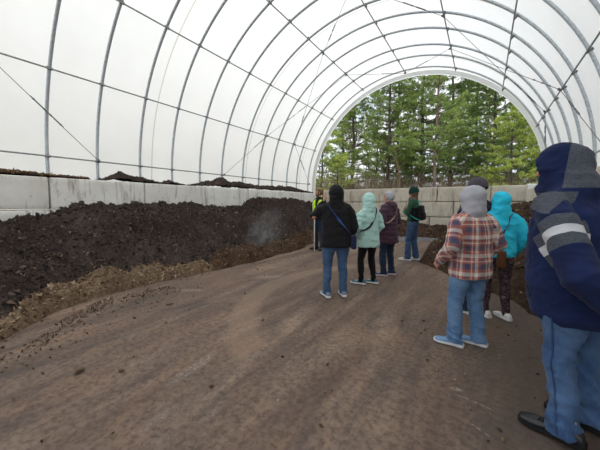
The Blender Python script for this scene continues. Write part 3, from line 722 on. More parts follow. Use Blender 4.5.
# ------------------------------------------------------------------ woods
def blades(P, D, L, W, n):
    """n triangles at each point P spraying about direction D"""
    m = len(P); d = D[:, None]+RNG.normal(0, .75, (m, n, 3)); d /= np.linalg.norm(d, axis=2)[..., None]
    s = np.cross(d, RNG.normal(size=(m, n, 3))); s /= np.linalg.norm(s, axis=2)[..., None]
    L = (L*RNG.uniform(.6, 1.25, (m, n)))[..., None]; o = P[:, None]+RNG.normal(0, .04, (m, n, 3))
    a = o-s*W; b = o+s*W; c = o+d*L
    V = np.stack([a, b, c], 2).reshape(-1, 3); F = np.arange(len(V)).reshape(-1, 3); return V, F
def stick_mesh(segs, n=5):
    """segs: list of (p0,p1,r0,r1) -> tapered prisms"""
    A = np.array([s[0] for s in segs], float); B = np.array([s[1] for s in segs], float); ra = np.array([s[2] for s in segs]); rb = np.array([s[3] for s in segs])
    t = B-A; t /= np.linalg.norm(t, axis=1)[:, None]+1e-9; h = np.where(np.abs(t[:, 2:3]) > .9, np.array([[1., 0, 0]]), np.array([[0, 0, 1.]])); s = np.cross(t, h); s /= np.linalg.norm(s, axis=1)[:, None]; u = np.cross(t, s)
    V = []
    for P, r in ((A, ra), (B, rb)):
        for k_ in range(n):
            a = 2*PI*k_/n; V.append(P+s*(math.cos(a)*r)[:, None]+u*(math.sin(a)*r)[:, None]) if False else V.append(P+s*(np.cos(a)*r)[:, None]+u*(np.sin(a)*r)[:, None])
    V = np.stack(V, 1); m = len(segs); base = (np.arange(m)*2*n)[:, None]
    F = np.concatenate([base+np.array([[k_, (k_+1) % n, n+(k_+1) % n, n+k_]]) for k_ in range(n)])
    return V.reshape(-1, 3), F
def pine_data(seed, H_=15, r0=.2, low=1.2, blen=3.6, dens=1.0, lean=0, sparse=0, droop=0.):
    rg = random.Random(seed); trunk = []; px = 0; py = 0
    for i in range(15):
        z0 = H_*i/15; z1 = H_*(i+1)/15; nx = px+rg.uniform(-.06, .06)+lean*H_/15; ny = py+rg.uniform(-.06, .06)
        trunk.append(((px, py, z0), (nx, ny, z1), r0*(1-.75*i/15), r0*(1-.75*(i+1)/15))); px, py = nx, ny
    br = []; P = []; D = []; z = low
    while z < H_-.3:
        f = z/H_; a0 = rg.uniform(0, 2*PI)
        for b in range(rg.choice((3, 4, 5))):
            if rg.random() < sparse: continue
            a = a0+b*2*PI/4.3+rg.uniform(-.4, .4); L = blen*(1-.72*f)*rg.uniform(.55, 1.15)
            if z < low+1.0: L *= .8
            i = min(14, int(f*15)); tx = trunk[i][0][0]; ty = trunk[i][0][1]; rise = rg.uniform(-.05, .22)-droop; pts = []
            for q in range(7):
                t = q/6; pts.append(np.array([tx+math.cos(a)*L*t+rg.uniform(-.05, .05), ty+math.sin(a)*L*t+rg.uniform(-.05, .05), z+L*(rise*t+.22*t*t-.12*t)]))
            for q in range(6): br.append((pts[q], pts[q+1], .045*(1-q/6.5)*(1-.5*f)+.006, .045*(1-(q+1)/6.5)*(1-.5*f)+.006))
            ns = int((5+L*4.2)*dens)
            for s_ in range(ns):
                t = .22+.78*(s_+rg.random())/ns; q = min(5, int(t*6)); fr = t*6-q; p = pts[q]*(1-fr)+pts[q+1]*fr
                sa = a+rg.choice((-1, 1))*rg.uniform(.5, 1.2); sl = (.25+.75*rg.random())*(1.25-t*.7)*min(1.0, L/2.2); d = np.array([math.cos(sa), math.sin(sa), rg.uniform(-.05, .35)])
                e = p+d*sl; br.append((p, e, .012, .005))
                for g_ in range(max(2, int(sl*7))):
                    tt = rg.uniform(.3, 1.05); P.append(p+d*sl*tt+np.array([rg.gauss(0, .05), rg.gauss(0, .05), rg.gauss(.02, .04)])); D.append(d*.7+np.array([0, 0, .5]))
            P.append(pts[-1]); D.append(np.array([math.cos(a), math.sin(a), .4]))
        z += rg.uniform(.32, .62)
    return trunk, br, np.array(P), np.array(D)
def pine_meshes(seed, nm, bark, needle, blade=(.20, .020), nb=11, **kw):
    t, b, P, D = pine_data(seed, **kw)
    tm = mesh_np('trunk', *stick_mesh(t, 12), True); tm.materials.append(bark)
    bmh = mesh_np('branches', *stick_mesh(b, 4), True); bmh.materials.append(M['bark_grey'])
    fm = mesh_np('needles', *blades(P, D, blade[0], blade[1], nb)); fm.materials.append(needle)
    return tm, bmh, fm
PM = {}
PM['mid'] = pine_meshes(1, 'a', M['bark_dark'], M['needle_mid'], H_=15.5, r0=.17, low=3.4, blen=4.2, dens=.80, sparse=.24)
PM['dark'] = pine_meshes(2, 'b', M['bark_dark'], M['needle_dark'], H_=16, r0=.19, low=3.2, blen=4.2, dens=.88, sparse=.18)
PM['light'] = pine_meshes(3, 'c', M['bark_dark'], M['needle_light'], H_=8.5, r0=.12, low=.6, blen=3.8, dens=1.1, sparse=.1)
PM['open'] = pine_meshes(4, 'd', M['bark_dark'], M['needle_mid'], H_=16, r0=.15, low=2.5, blen=3.2, dens=.8, sparse=.3)
PM['pink'] = pine_meshes(5, 'e', M['bark_pink'], M['needle_mid'], H_=17, r0=.12, low=4.0, blen=3.4, dens=.9, sparse=.25)
TREES = [  # bearing px, distance, kind, rotation, scale, label
    (322, 21, 'light', .3, .80, 'yellow green young pine at the left edge of the opening beside the fabric'),
    (352, 27, 'mid', 1.3, .95, 'green pine left of centre rising over the yellow vest'),
    (343, 36, 'dark', 4.0, .9, 'dark pine further back at the left side of the opening'),
    (387, 25, 'mid', 2.2, 1.0, 'tall pine with dark trunk above the grey haired woman'),
    (396, 28, 'open', .6, 1.0, 'thin open pine close behind the trunk over the grey hair'),
    (421, 25, 'dark', 3.3, 1.0, 'tall dark trunked pine above the green beanie'),
    (434, 21, 'pink', 1.0, 1.0, 'tall pine with bare pinkish trunk right of the green beanie'),
    (448, 27, 'dark', 5.2, 1.05, 'dark pine with thick trunk above the grey hooded plaid woman, left side'),
    (472, 31, 'mid', .9, 1.1, 'green pine at the middle right of the opening, set back'),
    (492, 26, 'dark', 2.7, 1.05, 'dense dark pine behind the yellow green one at right'),
    (508, 20, 'light', 1.9, .92, 'bright yellow green pine spreading low at right over the blue hood'),
    (530, 27, 'dark', 4.4, 1.0, 'dense green pine at the right edge of the opening'),
    (548, 22, 'mid', 5.7, .9, 'green pine partly hidden by the navy hood and fabric edge'),
    (337, 20, 'light', 2.4, .55, 'short yellow green pine just right of the opening left edge'),
    (371, 26, 'light', 4.1, .42, 'low yellow green young pine between the black hood and the grey haired woman'),
    (410, 40, 'dark', 1.1, 1.0, 'distant dark pine between the trunks above the centre'),
    (375, 43, 'open', 2.1, 1.1, 'distant thin pine seen between the left and centre trees'),
    (450, 45, 'open', 3.9, 1.2, 'distant thin pine seen behind the thick dark trunk'),
    (515, 41, 'dark', .2, 1.2, 'distant dark pine closing the gap at the right'),
    (485, 43, 'dark', 2.8, 1.2, 'distant dark pine behind the middle right pines'),
]
for (px, z, kd, rz, s, lab) in TREES:
    p = outdoors(px, z); e = empty('pine_tree', (p.x, p.y, -.03), rz); e.scale = (s, s, s); tag(e, lab, 'tree', 'pines beyond the back wall')
    for nm, me in zip(('trunk', 'branches', 'foliage'), PM[kd]): link(nm, me, None, e)
# broken leaning trunk
p = outdoors(405.5, 23); q = outdoors(391, 22.6); A = np.array((p.x, p.y, -.03)); B = np.array((q.x, q.y, 6.6)); e = empty('broken_tree', (p.x, p.y, -.03))
tag(e, 'leaning broken orange brown tree trunk above the green beanie, left side', 'tree')
D_ = B-A; segs = [(D_*i/8+np.array([.06*math.sin(i*1.7), 0, 0]), D_*(i+1)/8+np.array([.06*math.sin((i+1)*1.7), 0, 0]), .10-.008*i, .10-.008*(i+1)) for i in range(8)]
link('trunk', mesh_np('bt', *stick_mesh(segs, 10), True), M['bark_orange'], e)
segs = [(D_*(.35+.08*i), D_*(.35+.08*i)+np.array([math.cos(i*2.1)*.5, math.sin(i*2.1)*.5, .25]), .025, .006) for i in range(7)]
link('branch_stubs', mesh_np('bs', *stick_mesh(segs, 6)), M['bark_orange'], e)
# bare deciduous trees
def bare(seed, H_):
    rg = random.Random(seed); segs = []
    def grow(p, d, L, r, lv):
        n_ = 4; q = np.array(p)
        for i in range(n_):
            d = d+np.array([rg.gauss(0, .10), rg.gauss(0, .10), .03]); d = d/np.linalg.norm(d); e_ = q+d*L/n_; segs.append((q, e_, r*(1-i*.16), r*(1-(i+1)*.16))); q = e_
            if lv < 3 and (i > 0 or lv > 0):
                for _ in range(2 if lv else 1):
                    dd = d+np.array([rg.gauss(0, .6), rg.gauss(0, .6), rg.uniform(0, .4)]); grow(q, dd/np.linalg.norm(dd), L*rg.uniform(.4, .6), r*.45, lv+1)
    grow((0, 0, 0), np.array([0, 0, 1.]), H_, .09, 0); return mesh_np('bare', *stick_mesh(segs, 4))
BM_ = [bare(i, h) for i, h in ((11, 7), (12, 9), (13, 5.5), (14, 8))]
for m_ in BM_: m_.materials.append(M['bark_grey'])
rg = random.Random(5)
for i in range(26):
    px = 318+i*9.3+rg.uniform(-3, 3); z = rg.uniform(24, 48); p = outdoors(px, z)
    o = link('bare_tree', BM_[i % 4]); o.location = (p.x, p.y, -.03); o.rotation_euler = (0, 0, rg.uniform(0, 6)); s = rg.uniform(.8, 1.2); o.scale = (s, s, s)
    tag(o, 'leafless grey woodland tree standing among the pines beyond the back wall', 'tree', 'bare trees among the pines')
# undergrowth thicket
segs = []
for i in range(9000):
    px = rg.uniform(305, 565); z = rg.uniform(19, 46); p = outdoors(px, z); h = rg.uniform(1.2, 5.0)*(.6+.4*rg.random()); a = rg.uniform(-.5, .5); b = rg.uniform(-.5, .5)
    m1 = np.array([p.x+a*h*.3, p.y+b*h*.3, h*.55]); segs.append((np.array([p.x, p.y, -.03]), m1, .022, .014)); segs.append((m1, m1+np.array([a*h*.4+rg.gauss(0, .2), b*h*.4, h*.45]), .014, .005))
    for _ in range(3): segs.append((m1*(.9+.1*rg.random()), m1+np.array([rg.gauss(0, .6), rg.gauss(0, .6), rg.uniform(.1, 1.2)]), .010, .004))
tag(link('undergrowth', mesh_np('brush', *stick_mesh(segs, 3)), M['twigs']), 'tangle of bare grey brown brush at the foot of the woods beyond wall', 'undergrowth', kind='stuff')

# ------------------------------------------------------------------ people
def lerp(a, b, t): return a+(b-a)*t
def hand(bm, wrist, d, n, s, sc=1.0, curl=.5, spread=1.0):
    """d wrist->knuckles, n palm normal (fingers close towards n), s points to the thumb side"""
    d = Vector(d).normalized(); s = Vector(s); s = (s-d*s.dot(d)).normalized(); n = d.cross(s)*(1 if d.cross(s).dot(Vector(n)) > 0 else -1)
    w_ = Vector(wrist)
    tube(bm, [w_-d*.02*sc, w_+d*.025*sc, w_+d*.06*sc, w_+d*.088*sc], [(.024*sc, .018*sc), (.032*sc, .017*sc), (.040*sc, .016*sc), (.039*sc, .013*sc)], s, 12)
    for i, (off, L) in enumerate(((.029, .070), (.0095, .078), (-.0105, .072), (-.029, .056))):
        p = w_+d*(.082*sc)+s*(off*sc); a = curl*.55; pts = [p-d*.02*sc, p]; L *= sc
        dd = (d+s*(off*2.2*spread)).normalized()
        for f in (.42, .32, .26):
            v = dd*math.cos(a)+n*math.sin(a); p = p+v*L*f; pts.append(p); a += curl*.75
        tube(bm, pts, [.0085*sc, .0092*sc, .0085*sc, .0078*sc, .0065*sc], s, 8)
    p = w_+d*.022*sc+s*.022*sc; v = (d*.7+s*.75+n*.25).normalized(); v2 = (d*.95+s*.25+n*.45).normalized()
    tube(bm, [p, p+v*.036*sc, p+v*.036*sc+v2*.03*sc, p+v*.036*sc+v2*.053*sc], [.0145*sc, .0115*sc, .0098*sc, .0078*sc], n, 8)
class Person: pass
def torso_at(P, z):
    t = (z-P.hipz)/(P.shz-P.hipz); return Vector((P.lean[0]*max(t, 0), P.lean[1]*max(t, 0), z))
def make_person(loc, heading, H_, label, build=1.0, footL=(-.11, .0, 0), footR=(.11, .0, 0), armL=None, armR=None, head_yaw=0, head_tilt=0, lean=(0, 0), curl=.5, hy=0, handL=None, handR=None):
    P = Person(); P.H = H_; P.k = H_/1.7; P.b = build; k_ = P.k
    P.root = empty('person', (loc[0], loc[1], 0), heading); tag(P.root, label, 'person')
    P.hipz = .515*H_; P.shz = .815*H_; P.lean = lean; P.headc = torso_at(P, .928*H_)+Vector((0, .015+hy, 0))
    P.hr = Matrix.Rotation(head_yaw, 3, 'Z') @ Matrix.Rotation(-head_tilt, 3, 'X')
    P.hip = [Vector((-.088*k_*build, 0, P.hipz)), Vector((.088*k_*build, 0, P.hipz))]
    P.feet = [footL, footR]; P.ank = []; P.knee = []
    for sgn, (fx, fy, fa), hp in ((-1, footL, P.hip[0]), (1, footR, P.hip[1])):
        a = Vector((fx, fy, .095*k_)); P.ank.append(a); kd = Vector((-math.sin(fa), math.cos(fa), 0)); P.knee.append(hp.lerp(a, .52)+kd*.03)
    sh = .178*k_*(.55+.45*build); P.sh = [torso_at(P, P.shz)+Vector((-sh, 0, 0)), torso_at(P, P.shz)+Vector((sh, 0, 0))]
    dl = ((-.24*k_, -.03, .63*H_), (-.22*k_, .10, .49*H_)); dr = ((.24*k_, -.03, .63*H_), (.22*k_, .10, .49*H_))
    P.arm = [tuple(Vector(p) for p in (armL or dl)), tuple(Vector(p) for p in (armR or dr))]
    # continuous body
    bm = bmesh.new(); T = lambda z, dy=0: torso_at(P, z*H_)+Vector((0, dy, 0)); b = build
    tube(bm, [T(.475), T(.51), T(.55), T(.60), T(.66), T(.72), T(.77), T(.805), T(.83)], [(.12*k_*b, .085*k_*b), (.145*k_*b, .10*k_*b), (.145*k_*b, .10*k_*b), (.135*k_*b, .10*k_*b), (.14*k_*b, .105*k_*b), (.155*k_*b, .11*k_), (.15*k_, .085*k_), (.115*k_, .065*k_), (.065*k_, .055*k_)], n=20)
    hc = P.headc
    tube(bm, [T(.81), T(.85, .005), hc+Vector((0, -.01, -.05*k_))], [.062*k_, .055*k_, .055*k_], n=14)
    hd = lambda x, y, z: hc+P.hr @ (Vector((x, y, z))*k_)
    ball(bm, hd(0, -.008, .022), (.074*k_, .093*k_, .088*k_), P.hr, 20); ball(bm, hd(0, .018, -.035), (.058*k_, .066*k_, .075*k_), P.hr, 18); ball(bm, hd(0, .052, -.085), (.028*k_, .026*k_, .022*k_), P.hr, 10)
    tube(bm, [hd(0, .083, .022), hd(0, .098, .0), hd(0, .104, -.022), hd(0, .088, -.03)], [.008*k_, .010*k_, .014*k_, .010*k_], P.hr @ Vector((1, 0, 0)), 8)
    for q in (-1, 1):
        ball(bm, hd(q*.03, .076, .032), (.020*k_, .012*k_, .008*k_), P.hr, 8); ball(bm, hd(q*.031, .071, .014), (.013*k_, .012*k_, .009*k_), P.hr, 8); ball(bm, hd(q*.038, .06, -.022), (.018*k_, .016*k_, .016*k_), P.hr, 8)
        ball(bm, hd(q*.076, -.006, .0), (.010*k_, .020*k_, .032*k_), P.hr, 10)
    ball(bm, hd(0, .080, -.047), (.023*k_, .010*k_, .006*k_), P.hr, 8); ball(bm, hd(0, .078, -.058), (.020*k_, .011*k_, .007*k_), P.hr, 8)
    for i in (0, 1):
        q = (-1, 1)[i]; s0, (el, wr) = P.sh[i], P.arm[i]
        sb = s0+Vector((-q*.02, 0, -.035)); tube(bm, [T(.78)+Vector((q*.08*k_, 0, 0)), sb, sb.lerp(el, .45), el, el.lerp(wr, .35), wr], [.045*k_, .045*k_, .040*k_, .034*k_, .034*k_, .025*k_], (0, 1, 0), 12)
        hs = (handL, handR)[i]; fd = (wr-el).normalized()
        if hs: hand(bm, wr, hs[0], hs[1], hs[2], k_, hs[3])
        else: hand(bm, wr, fd+Vector((0, .2, -.2)), Vector((-q, 0, 0)), Vector((0, 1, .3)), k_, curl)
        hp, kn, an = P.hip[i], P.knee[i], P.ank[i]; fa = P.feet[i][2]; fdir = Vector((-math.sin(fa), math.cos(fa), 0))
        tube(bm, [hp+Vector((0, 0, .04)), hp.lerp(kn, .3), kn, kn.lerp(an, .35)-fdir*.012, an, an-Vector((0, 0, .035))], [.068*k_*b, .062*k_*b, .044*k_, .041*k_, .029*k_, .030*k_], n=14)
        tube(bm, [an+Vector((0, 0, -.045*k_))-fdir*.045*k_, an+Vector((0, 0, -.045*k_))+fdir*.05*k_, an+Vector((0, 0, -.06*k_))+fdir*.125*k_], [(.024*k_, .022*k_), (.027*k_, .020*k_), (.024*k_, .012*k_)], fdir.cross(Vector((0, 0, 1))), 12)
    P.body = link('body', remesh(bm, .0065, 3, 'body'), M['skin'], P.root)
    return P
def lower(P, m, r=1.0, seed=0, flare=1.0, crease=.007, name='jeans', low=.04, thick=1.0):
    bm = bmesh.new(); k_ = P.k*r; b = P.b; T = lambda z: torso_at(P, z*P.H)
    tube(bm, [T(.465), T(.50), T(.545), T(.60)], [(.15*k_*b, .115*k_*b), (.182*k_*b, .135*k_*b), (.172*k_*b, .128*k_*b), (.150*k_*b, .115*k_*b)], n=22)
    for i in (0, 1):
        hp, kn, an = P.hip[i], P.knee[i], P.ank[i]; bot = an.copy(); bot.z = low*P.k
        tube(bm, [hp+Vector((0, 0, .03)), hp.lerp(kn, .35), hp.lerp(kn, .75), kn, kn.lerp(an, .4), kn.lerp(an, .8), bot],
             [.098*k_*b, .093*k_*b*thick, .078*k_*thick, .072*k_*thick, .070*k_*thick, .064*k_*flare*thick, (.062*k_*flare*thick, .072*k_*flare*thick)], n=18, capr=False)
    me = remesh(bm, .009, 3, name); an_z = .05
    def mask(V):
        z = V[:, 2]/P.H; return .9+.9*np.exp(-((z-.27)/.06)**2)+1.2*np.exp(-((z-.07)/.06)**2)+.6*np.exp(-((z-.47)/.05)**2)
    V_ = get_co(me); Nn_ = get_no(me); c_ = V_ @ np.array([[6, 1.5, 5], [-2, 7, 3], [2.5, -4, 10]])+seed*3.1; d_ = .35-1.2*np.abs(fbm(c_, 3, seed)); set_co(me, V_+Nn_*(d_*mask(V_)*crease)[:, None])
    return link(name, me, m, P.root)
def seam(P, o, i):
    V = get_co(o.data); t_ = BVHTree.FromPolygons([tuple(v) for v in V], [tuple(q.vertices) for q in o.data.polygons]); hp, kn, an = P.hip[i], P.knee[i], P.ank[i]; out = []
    for j in range(22):
        t = j/21; z = lerp(P.H*.50, .06, t); c = hp.lerp(kn, min(1, max(0, (hp.z-z)/(hp.z-kn.z)))) if z > kn.z else kn.lerp(an, min(1, (kn.z-z)/(kn.z-an.z))); c = Vector((c.x, c.y, z))
        d = Vector(((-1, 1)[i], -.12, 0)).normalized(); hit = t_.ray_cast(c+d*.4, -d)[0]
        if hit is not None: out.append(hit+d*.004)
    ribbon('side_seam', out, .008, .004, M['seam_blue'], o, Vector((hp.x, hp.y, 0)))
def shoes(P, mu, ms, laces=None, sz=1.0, sock=None, name='shoe', high=0, badge=None, sole_h=.026):
    for i in (0, 1):
        fx, fy, fa = P.feet[i]; an = P.ank[i]; k_ = P.k*sz; L = .285*k_; q = (-1, 1)[i]
        rot = Matrix.Rotation(fa, 3, 'Z'); base = Vector((an.x, an.y, 0)); heel = -.085*k_
        prof = [(0, .026, .062), (.05, .034, .082), (.15, .037, .096+high), (.28, .036, .098+high), (.40, .038, .082), (.52, .043, .068), (.66, .049, .056), (.80, .050, .052), (.91, .045, .048), (.97, .035, .041), (1, .020, .034)]
        bm = bmesh.new(); rings = []; n = 18
        for (t, w_, h) in prof:
            ring = []; inn = .006*q*math.sin(t*PI)*-1
            for a in range(n):
                an_ = 2*PI*a/n; c, s = math.cos(an_), math.sin(an_); c = math.copysign(abs(c)**.75, c); s = math.copysign(abs(s)**.8, s)
                zc = (h+sole_h*.6)/2; ring.append(bm.verts.new(base+rot @ Vector((inn+c*w_*k_, heel+t*L, (zc+s*(h-sole_h*.6)/2)*k_))))
            rings.append(ring)
        for a, b in zip(rings, rings[1:]):
            for x in range(n): bm.faces.new((a[x], a[(x+1) % n], b[(x+1) % n], b[x]))
        bm.faces.new(rings[0]); bm.faces.new(rings[-1])
        up = link(name, bm_mesh(bm, name), mu, P.root)
        bm = bmesh.new(); out = []
        for (t, w_, h) in prof: out.append((t, (w_+.004)))
        lft = [(-w_, t) for t, w_ in out]; rgt = [(w_, t) for t, w_ in reversed(out)]; loop = lft+rgt; lo = []; hi = []; l2 = []
        for (x, t) in loop:
            y = heel-.006+t*(L+.012); spring = .010*max(0, (t-.75)/.25)**2; hgt = sole_h*(1.25-.35*t)
            inn = .006*q*math.sin(t*PI)*-1
            l2.append(bm.verts.new(base+rot @ Vector((inn+x*k_*.94, y, .001+spring)))); lo.append(bm.verts.new(base+rot @ Vector((inn+x*k_, y, .006+spring)))); hi.append(bm.verts.new(base+rot @ Vector((inn+x*k_*.985, y, (hgt+spring)*k_))))
        m_ = len(loop)
        for A, B in ((l2, lo), (lo, hi)):
            for x in range(m_): bm.faces.new((A[x], A[(x+1) % m_], B[(x+1) % m_], B[x]))
        bm.faces.new(l2[::-1]); bm.faces.new(hi)
        link('sole', bm_mesh(bm, 'sole', False), ms, up)
        if laces:
            bm = bmesh.new()
            for j in range(5):
                t = .40+.065*j; h = np.interp(t, [p[0] for p in prof], [p[2] for p in prof])*k_; w_ = .022*k_
                for sg in (-1, 1): tube(bm, [base+rot @ Vector((-w_*sg, heel+t*L, h-.003)), base+rot @ Vector((0, heel+(t+.018)*L, h+.003)), base+rot @ Vector((w_*sg, heel+(t+.035)*L, h-.005))], [.0028]*3, n=5)
            link('laces', bm_mesh(bm, 'laces'), laces, up)
        if badge:
            bm = bmesh.new()
            for sg in (-1, 1):
                for j in range(2): box(bm, base+rot @ Vector((sg*.0425*k_, heel+(.48+.08*j)*L, .046*k_)), (.004, .010, .03), rot @ Matrix.Rotation(.5, 3, 'X'))
            link('stripe', bm_mesh(bm, 'stripe', False), badge, up)
        if sock:
            bm = bmesh.new(); tube(bm, [base+Vector((0, 0, .07*k_)), base+Vector((0, 0, .125*k_))], [(.043*k_, .048*k_)]*2, n=14); link('sock', bm_mesh(bm, 'sock'), sock, P.root)
def jacket(P, m, rings, arm_r=(.075, .068, .062, .058, .048), name='jacket', hood=None, voxel=.010, amp=.009, seed=0, sc=(6, 6, 13), maskf=None, sh_drop=0, quilt=None, cuff=1.0, puff=0, sleeves=(1, 1)):
    """rings: (zfrac, rx, ry, dy)"""
    bm = bmesh.new(); k_ = P.k
    pts = [torso_at(P, z*P.H)+Vector((0, dy, 0)) for z, rx, ry, dy in rings]
    tube(bm, pts, [(rx*k_, ry*k_) for z, rx, ry, dy in rings], n=26, expo=2.25, capr=False)
    for i in (0, 1):
        if not sleeves[i]: continue
        q = (-1, 1)[i]; s0, (el, wr) = P.sh[i], P.arm[i]; a = [x*k_ for x in arm_r]
        c0 = torso_at(P, (.79-sh_drop)*P.H)+Vector((q*.07*k_, 0, 0)); wend = el.lerp(wr, 1.0*cuff)
        tube(bm, [torso_at(P, .845*P.H)+Vector((q*.02, 0, 0)), torso_at(P, .832*P.H)+Vector((q*.09*k_, 0, 0)), s0+Vector((-q*.01, 0, -.012))], [(.06*k_, .05*k_), (.062*k_, .05*k_), (.062*k_, .05*k_)], (0, 1, 0), 12)
        pts = [c0, s0+Vector((-q*.012, 0, -.035)), s0.lerp(el, .3), s0.lerp(el, .7), el, el.lerp(wr, .5), wend]
        tube(bm, pts, [a[0]*1.02, a[0], a[1], a[2], a[2]*1.02, a[3], a[4]], (0, 1, 0), 18, capr=True)
    hc = P.headc
    if hood == 'up':
        hd = lambda x, y, z: hc+P.hr @ (Vector((x, y, z))*k_); g = P.hoodg if hasattr(P, 'hoodg') else 1.0
        ball(bm, hd(0, .022, -.105), (.102*k_*g, .088*k_*g, .075*k_*g), P.hr, 16); ball(bm, torso_at(P, .842*P.H)+Vector((0, .02, 0)), (.125*k_*g, .10*k_*g, .06*k_*g), None, 16)
        ball(bm, hd(0, -.018, .018), (.118*k_*g, .132*k_*g, .134*k_*g), P.hr, 24); ball(bm, hd(0, -.012, -.05), (.112*k_*g, .118*k_*g, .11*k_), P.hr, 20)
        tube(bm, [hc+Vector((0, -.015, -.05*k_)), hc.lerp(torso_at(P, .85*P.H), .6)+Vector((0, -.02, 0)), torso_at(P, .845*P.H)+Vector((0, -.015, 0)), torso_at(P, .80*P.H)], [(.112*k_*g, .112*k_*g), (.116*k_*g, .112*k_*g), (.132*k_*g*g, .112*k_*g*g), (.19*k_, .115*k_)], n=20)
    elif hood == 'down':
        c = torso_at(P, .845*P.H); back = -1
        for j in range(9):
            a = PI*(.0+j/8); ball(bm, c+Vector((math.cos(a)*.088*k_, -math.sin(a)*.075*k_-.01, -.01*math.sin(a)+.012)), (.05*k_, .045*k_, .042*k_), seg=12)
        ball(bm, c+Vector((0, -.105*k_, -.035*k_)), (.105*k_, .052*k_, .068*k_), seg=16); ball(bm, c+Vector((0, -.125*k_, -.075*k_)), (.07*k_, .035*k_, .05*k_), seg=14)
        tube(bm, [torso_at(P, .80*P.H), torso_at(P, .85*P.H)], [(.13*k_, .095*k_), (.075*k_, .07*k_)], n=16)
    else:
        tube(bm, [torso_at(P, .80*P.H), torso_at(P, .845*P.H), torso_at(P, .862*P.H)], [(.13*k_, .09*k_), (.075*k_, .072*k_), (.070*k_, .068*k_)], n=16)
    me = remesh(bm, voxel, 4, name)
    if hood == 'up': maskf = lambda V: 1.0+.7*np.clip(((V[:, 2]/P.H)-.80)*12, 0, 1)*np.clip((.95-V[:, 2]/P.H)*15, 0, 1)
    wrinkle(me, amp, sc, seed, maskf); wrinkle(me, amp*.45, (13, 13, 16), seed+50)
    if quilt:
        V = get_co(me); Nn = get_no(me); z = V[:, 2]; msk = np.clip((P.H*.86-z)*12, 0, 1); set_co(me, V+Nn*((np.abs(np.sin(z*PI/quilt))**.6-.6)*.009*msk)[:, None])
    if hood == 'up':
        Ri = np.array(P.hr.transposed()); h = np.array(hc)
        def op(C):
            L = (C-h) @ Ri.T/k_; return (L[:, 1] > .055) & (np.abs(L[:, 0]) < .078*np.sqrt(np.clip(1-((L[:, 2]+.012)/.10)**2, 0, 1)))
        cut(me, op)
    o = link(name, me, m, P.root)
    if hood == 'up': solidify(o, .008)
    P.jk = o; return o
def surf(P, o, pts, off=.008):
    """project rough body points outwards-in onto garment o: pts (x,y,z) directions from the torso axis"""
    me = o.data; V = get_co(me); polys = [tuple(p.vertices) for p in me.polygons]; t = BVHTree.FromPolygons([tuple(v) for v in V], polys); out = []
    for (ang, z) in pts:     # angle: 0 = front, +90 = left, 180 = back
        c = torso_at(P, z); d = Vector((-math.sin(R(ang)), math.cos(R(ang)), 0)); hit, nn, _, _ = t.ray_cast(c+d*.7, -d)
        if hit is None: hit = c+d*.15
        out.append(hit+d*off)
    return out
def ribbon(name, pts, width, th, m, parent, up=None):
    """flat strap along pts; width measured across the strap within the surface"""
    pts = catmull(pts, 5); bm = bmesh.new(); c = sum(pts, Vector())/len(pts); rings = []
    for i, p in enumerate(pts):
        t = (pts[min(i+1, len(pts)-1)]-pts[max(i-1, 0)]).normalized(); n_ = Vector((p.x-(up or c).x, p.y-(up or c).y, .25 if i == 0 else 0)); n_ = (n_-t*n_.dot(t)).normalized(); s = t.cross(n_)
        rings.append([bm.verts.new(p+s*a*width/2+n_*b*th/2) for a, b in ((-1, -1), (1, -1), (1, 1), (-1, 1))])
    for a, b in zip(rings, rings[1:]):
        for k_ in range(4): bm.faces.new((a[k_], a[(k_+1) % 4], b[(k_+1) % 4], b[k_]))
    bm.faces.new(rings[0]); bm.faces.new(rings[-1]); return link(name, bm_mesh(bm, name, False), m, parent)
def worn(P, name, label, cat):
    e = empty(name, P.root.location[:], P.root.rotation_euler[2]); tag(e, label, cat); return e
def pouch(c, size, rz, name, m, parent, bev=.02):
    bm = bmesh.new(); box(bm, c, size, Matrix.Rotation(rz, 3, 'Z'), bev); me = bm_mesh(bm, name); o = link(name, me, m, parent); s = o.modifiers.new('s', 'SUBSURF'); s.levels = 1; s.render_levels = 2; return o
def headcap(P, name, m, r=(.092, .108, .105), c=(0, -.008, .03), op=None, noise_=(0, 1), voxel=.008, extra=(), rib=0, solid=.006):
    bm = bmesh.new(); k_ = P.k; hd = lambda x, y, z: P.headc+P.hr @ (Vector((x, y, z))*k_)
    ball(bm, hd(*c), tuple(x*k_ for x in r), P.hr, 28)
    for (cc, rr) in extra: ball(bm, hd(*cc), tuple(x*k_ for x in rr), P.hr, 16)
    me = remesh(bm, voxel, 3, name); V = get_co(me); Nn = get_no(me); Ri = np.array(P.hr.transposed()); L = (V-np.array(P.headc)) @ Ri.T/k_
    d = noise_[0]*fbm(V*noise_[1], 3, 5)
    if rib: d = d+.0025*np.sin(np.arctan2(L[:, 0], L[:, 1]+.01)*rib)
    set_co(me, V+Nn*d[:, None])
    if op: h = np.array(P.headc); cut(me, lambda C: op((C-h) @ Ri.T/k_))
    o = link(name, me, m, P.root)
    if solid: solidify(o, solid)
    return o
def eyes(P):
    for q in (-1, 1):
        bm = bmesh.new(); k_ = P.k; c = P.headc+P.hr @ (Vector((q*.031, .0765, .014))*k_); ball(bm, c, (.010*k_, .008*k_, .006*k_), P.hr, 10); link('eye', bm_mesh(bm, 'eye'), M['black_nylon'], P.body)
def ray_heading(x, y, left_turn):  # facing straight away from the viewpoint, then turned left
    return math.atan2(-x, y)+R(left_turn)

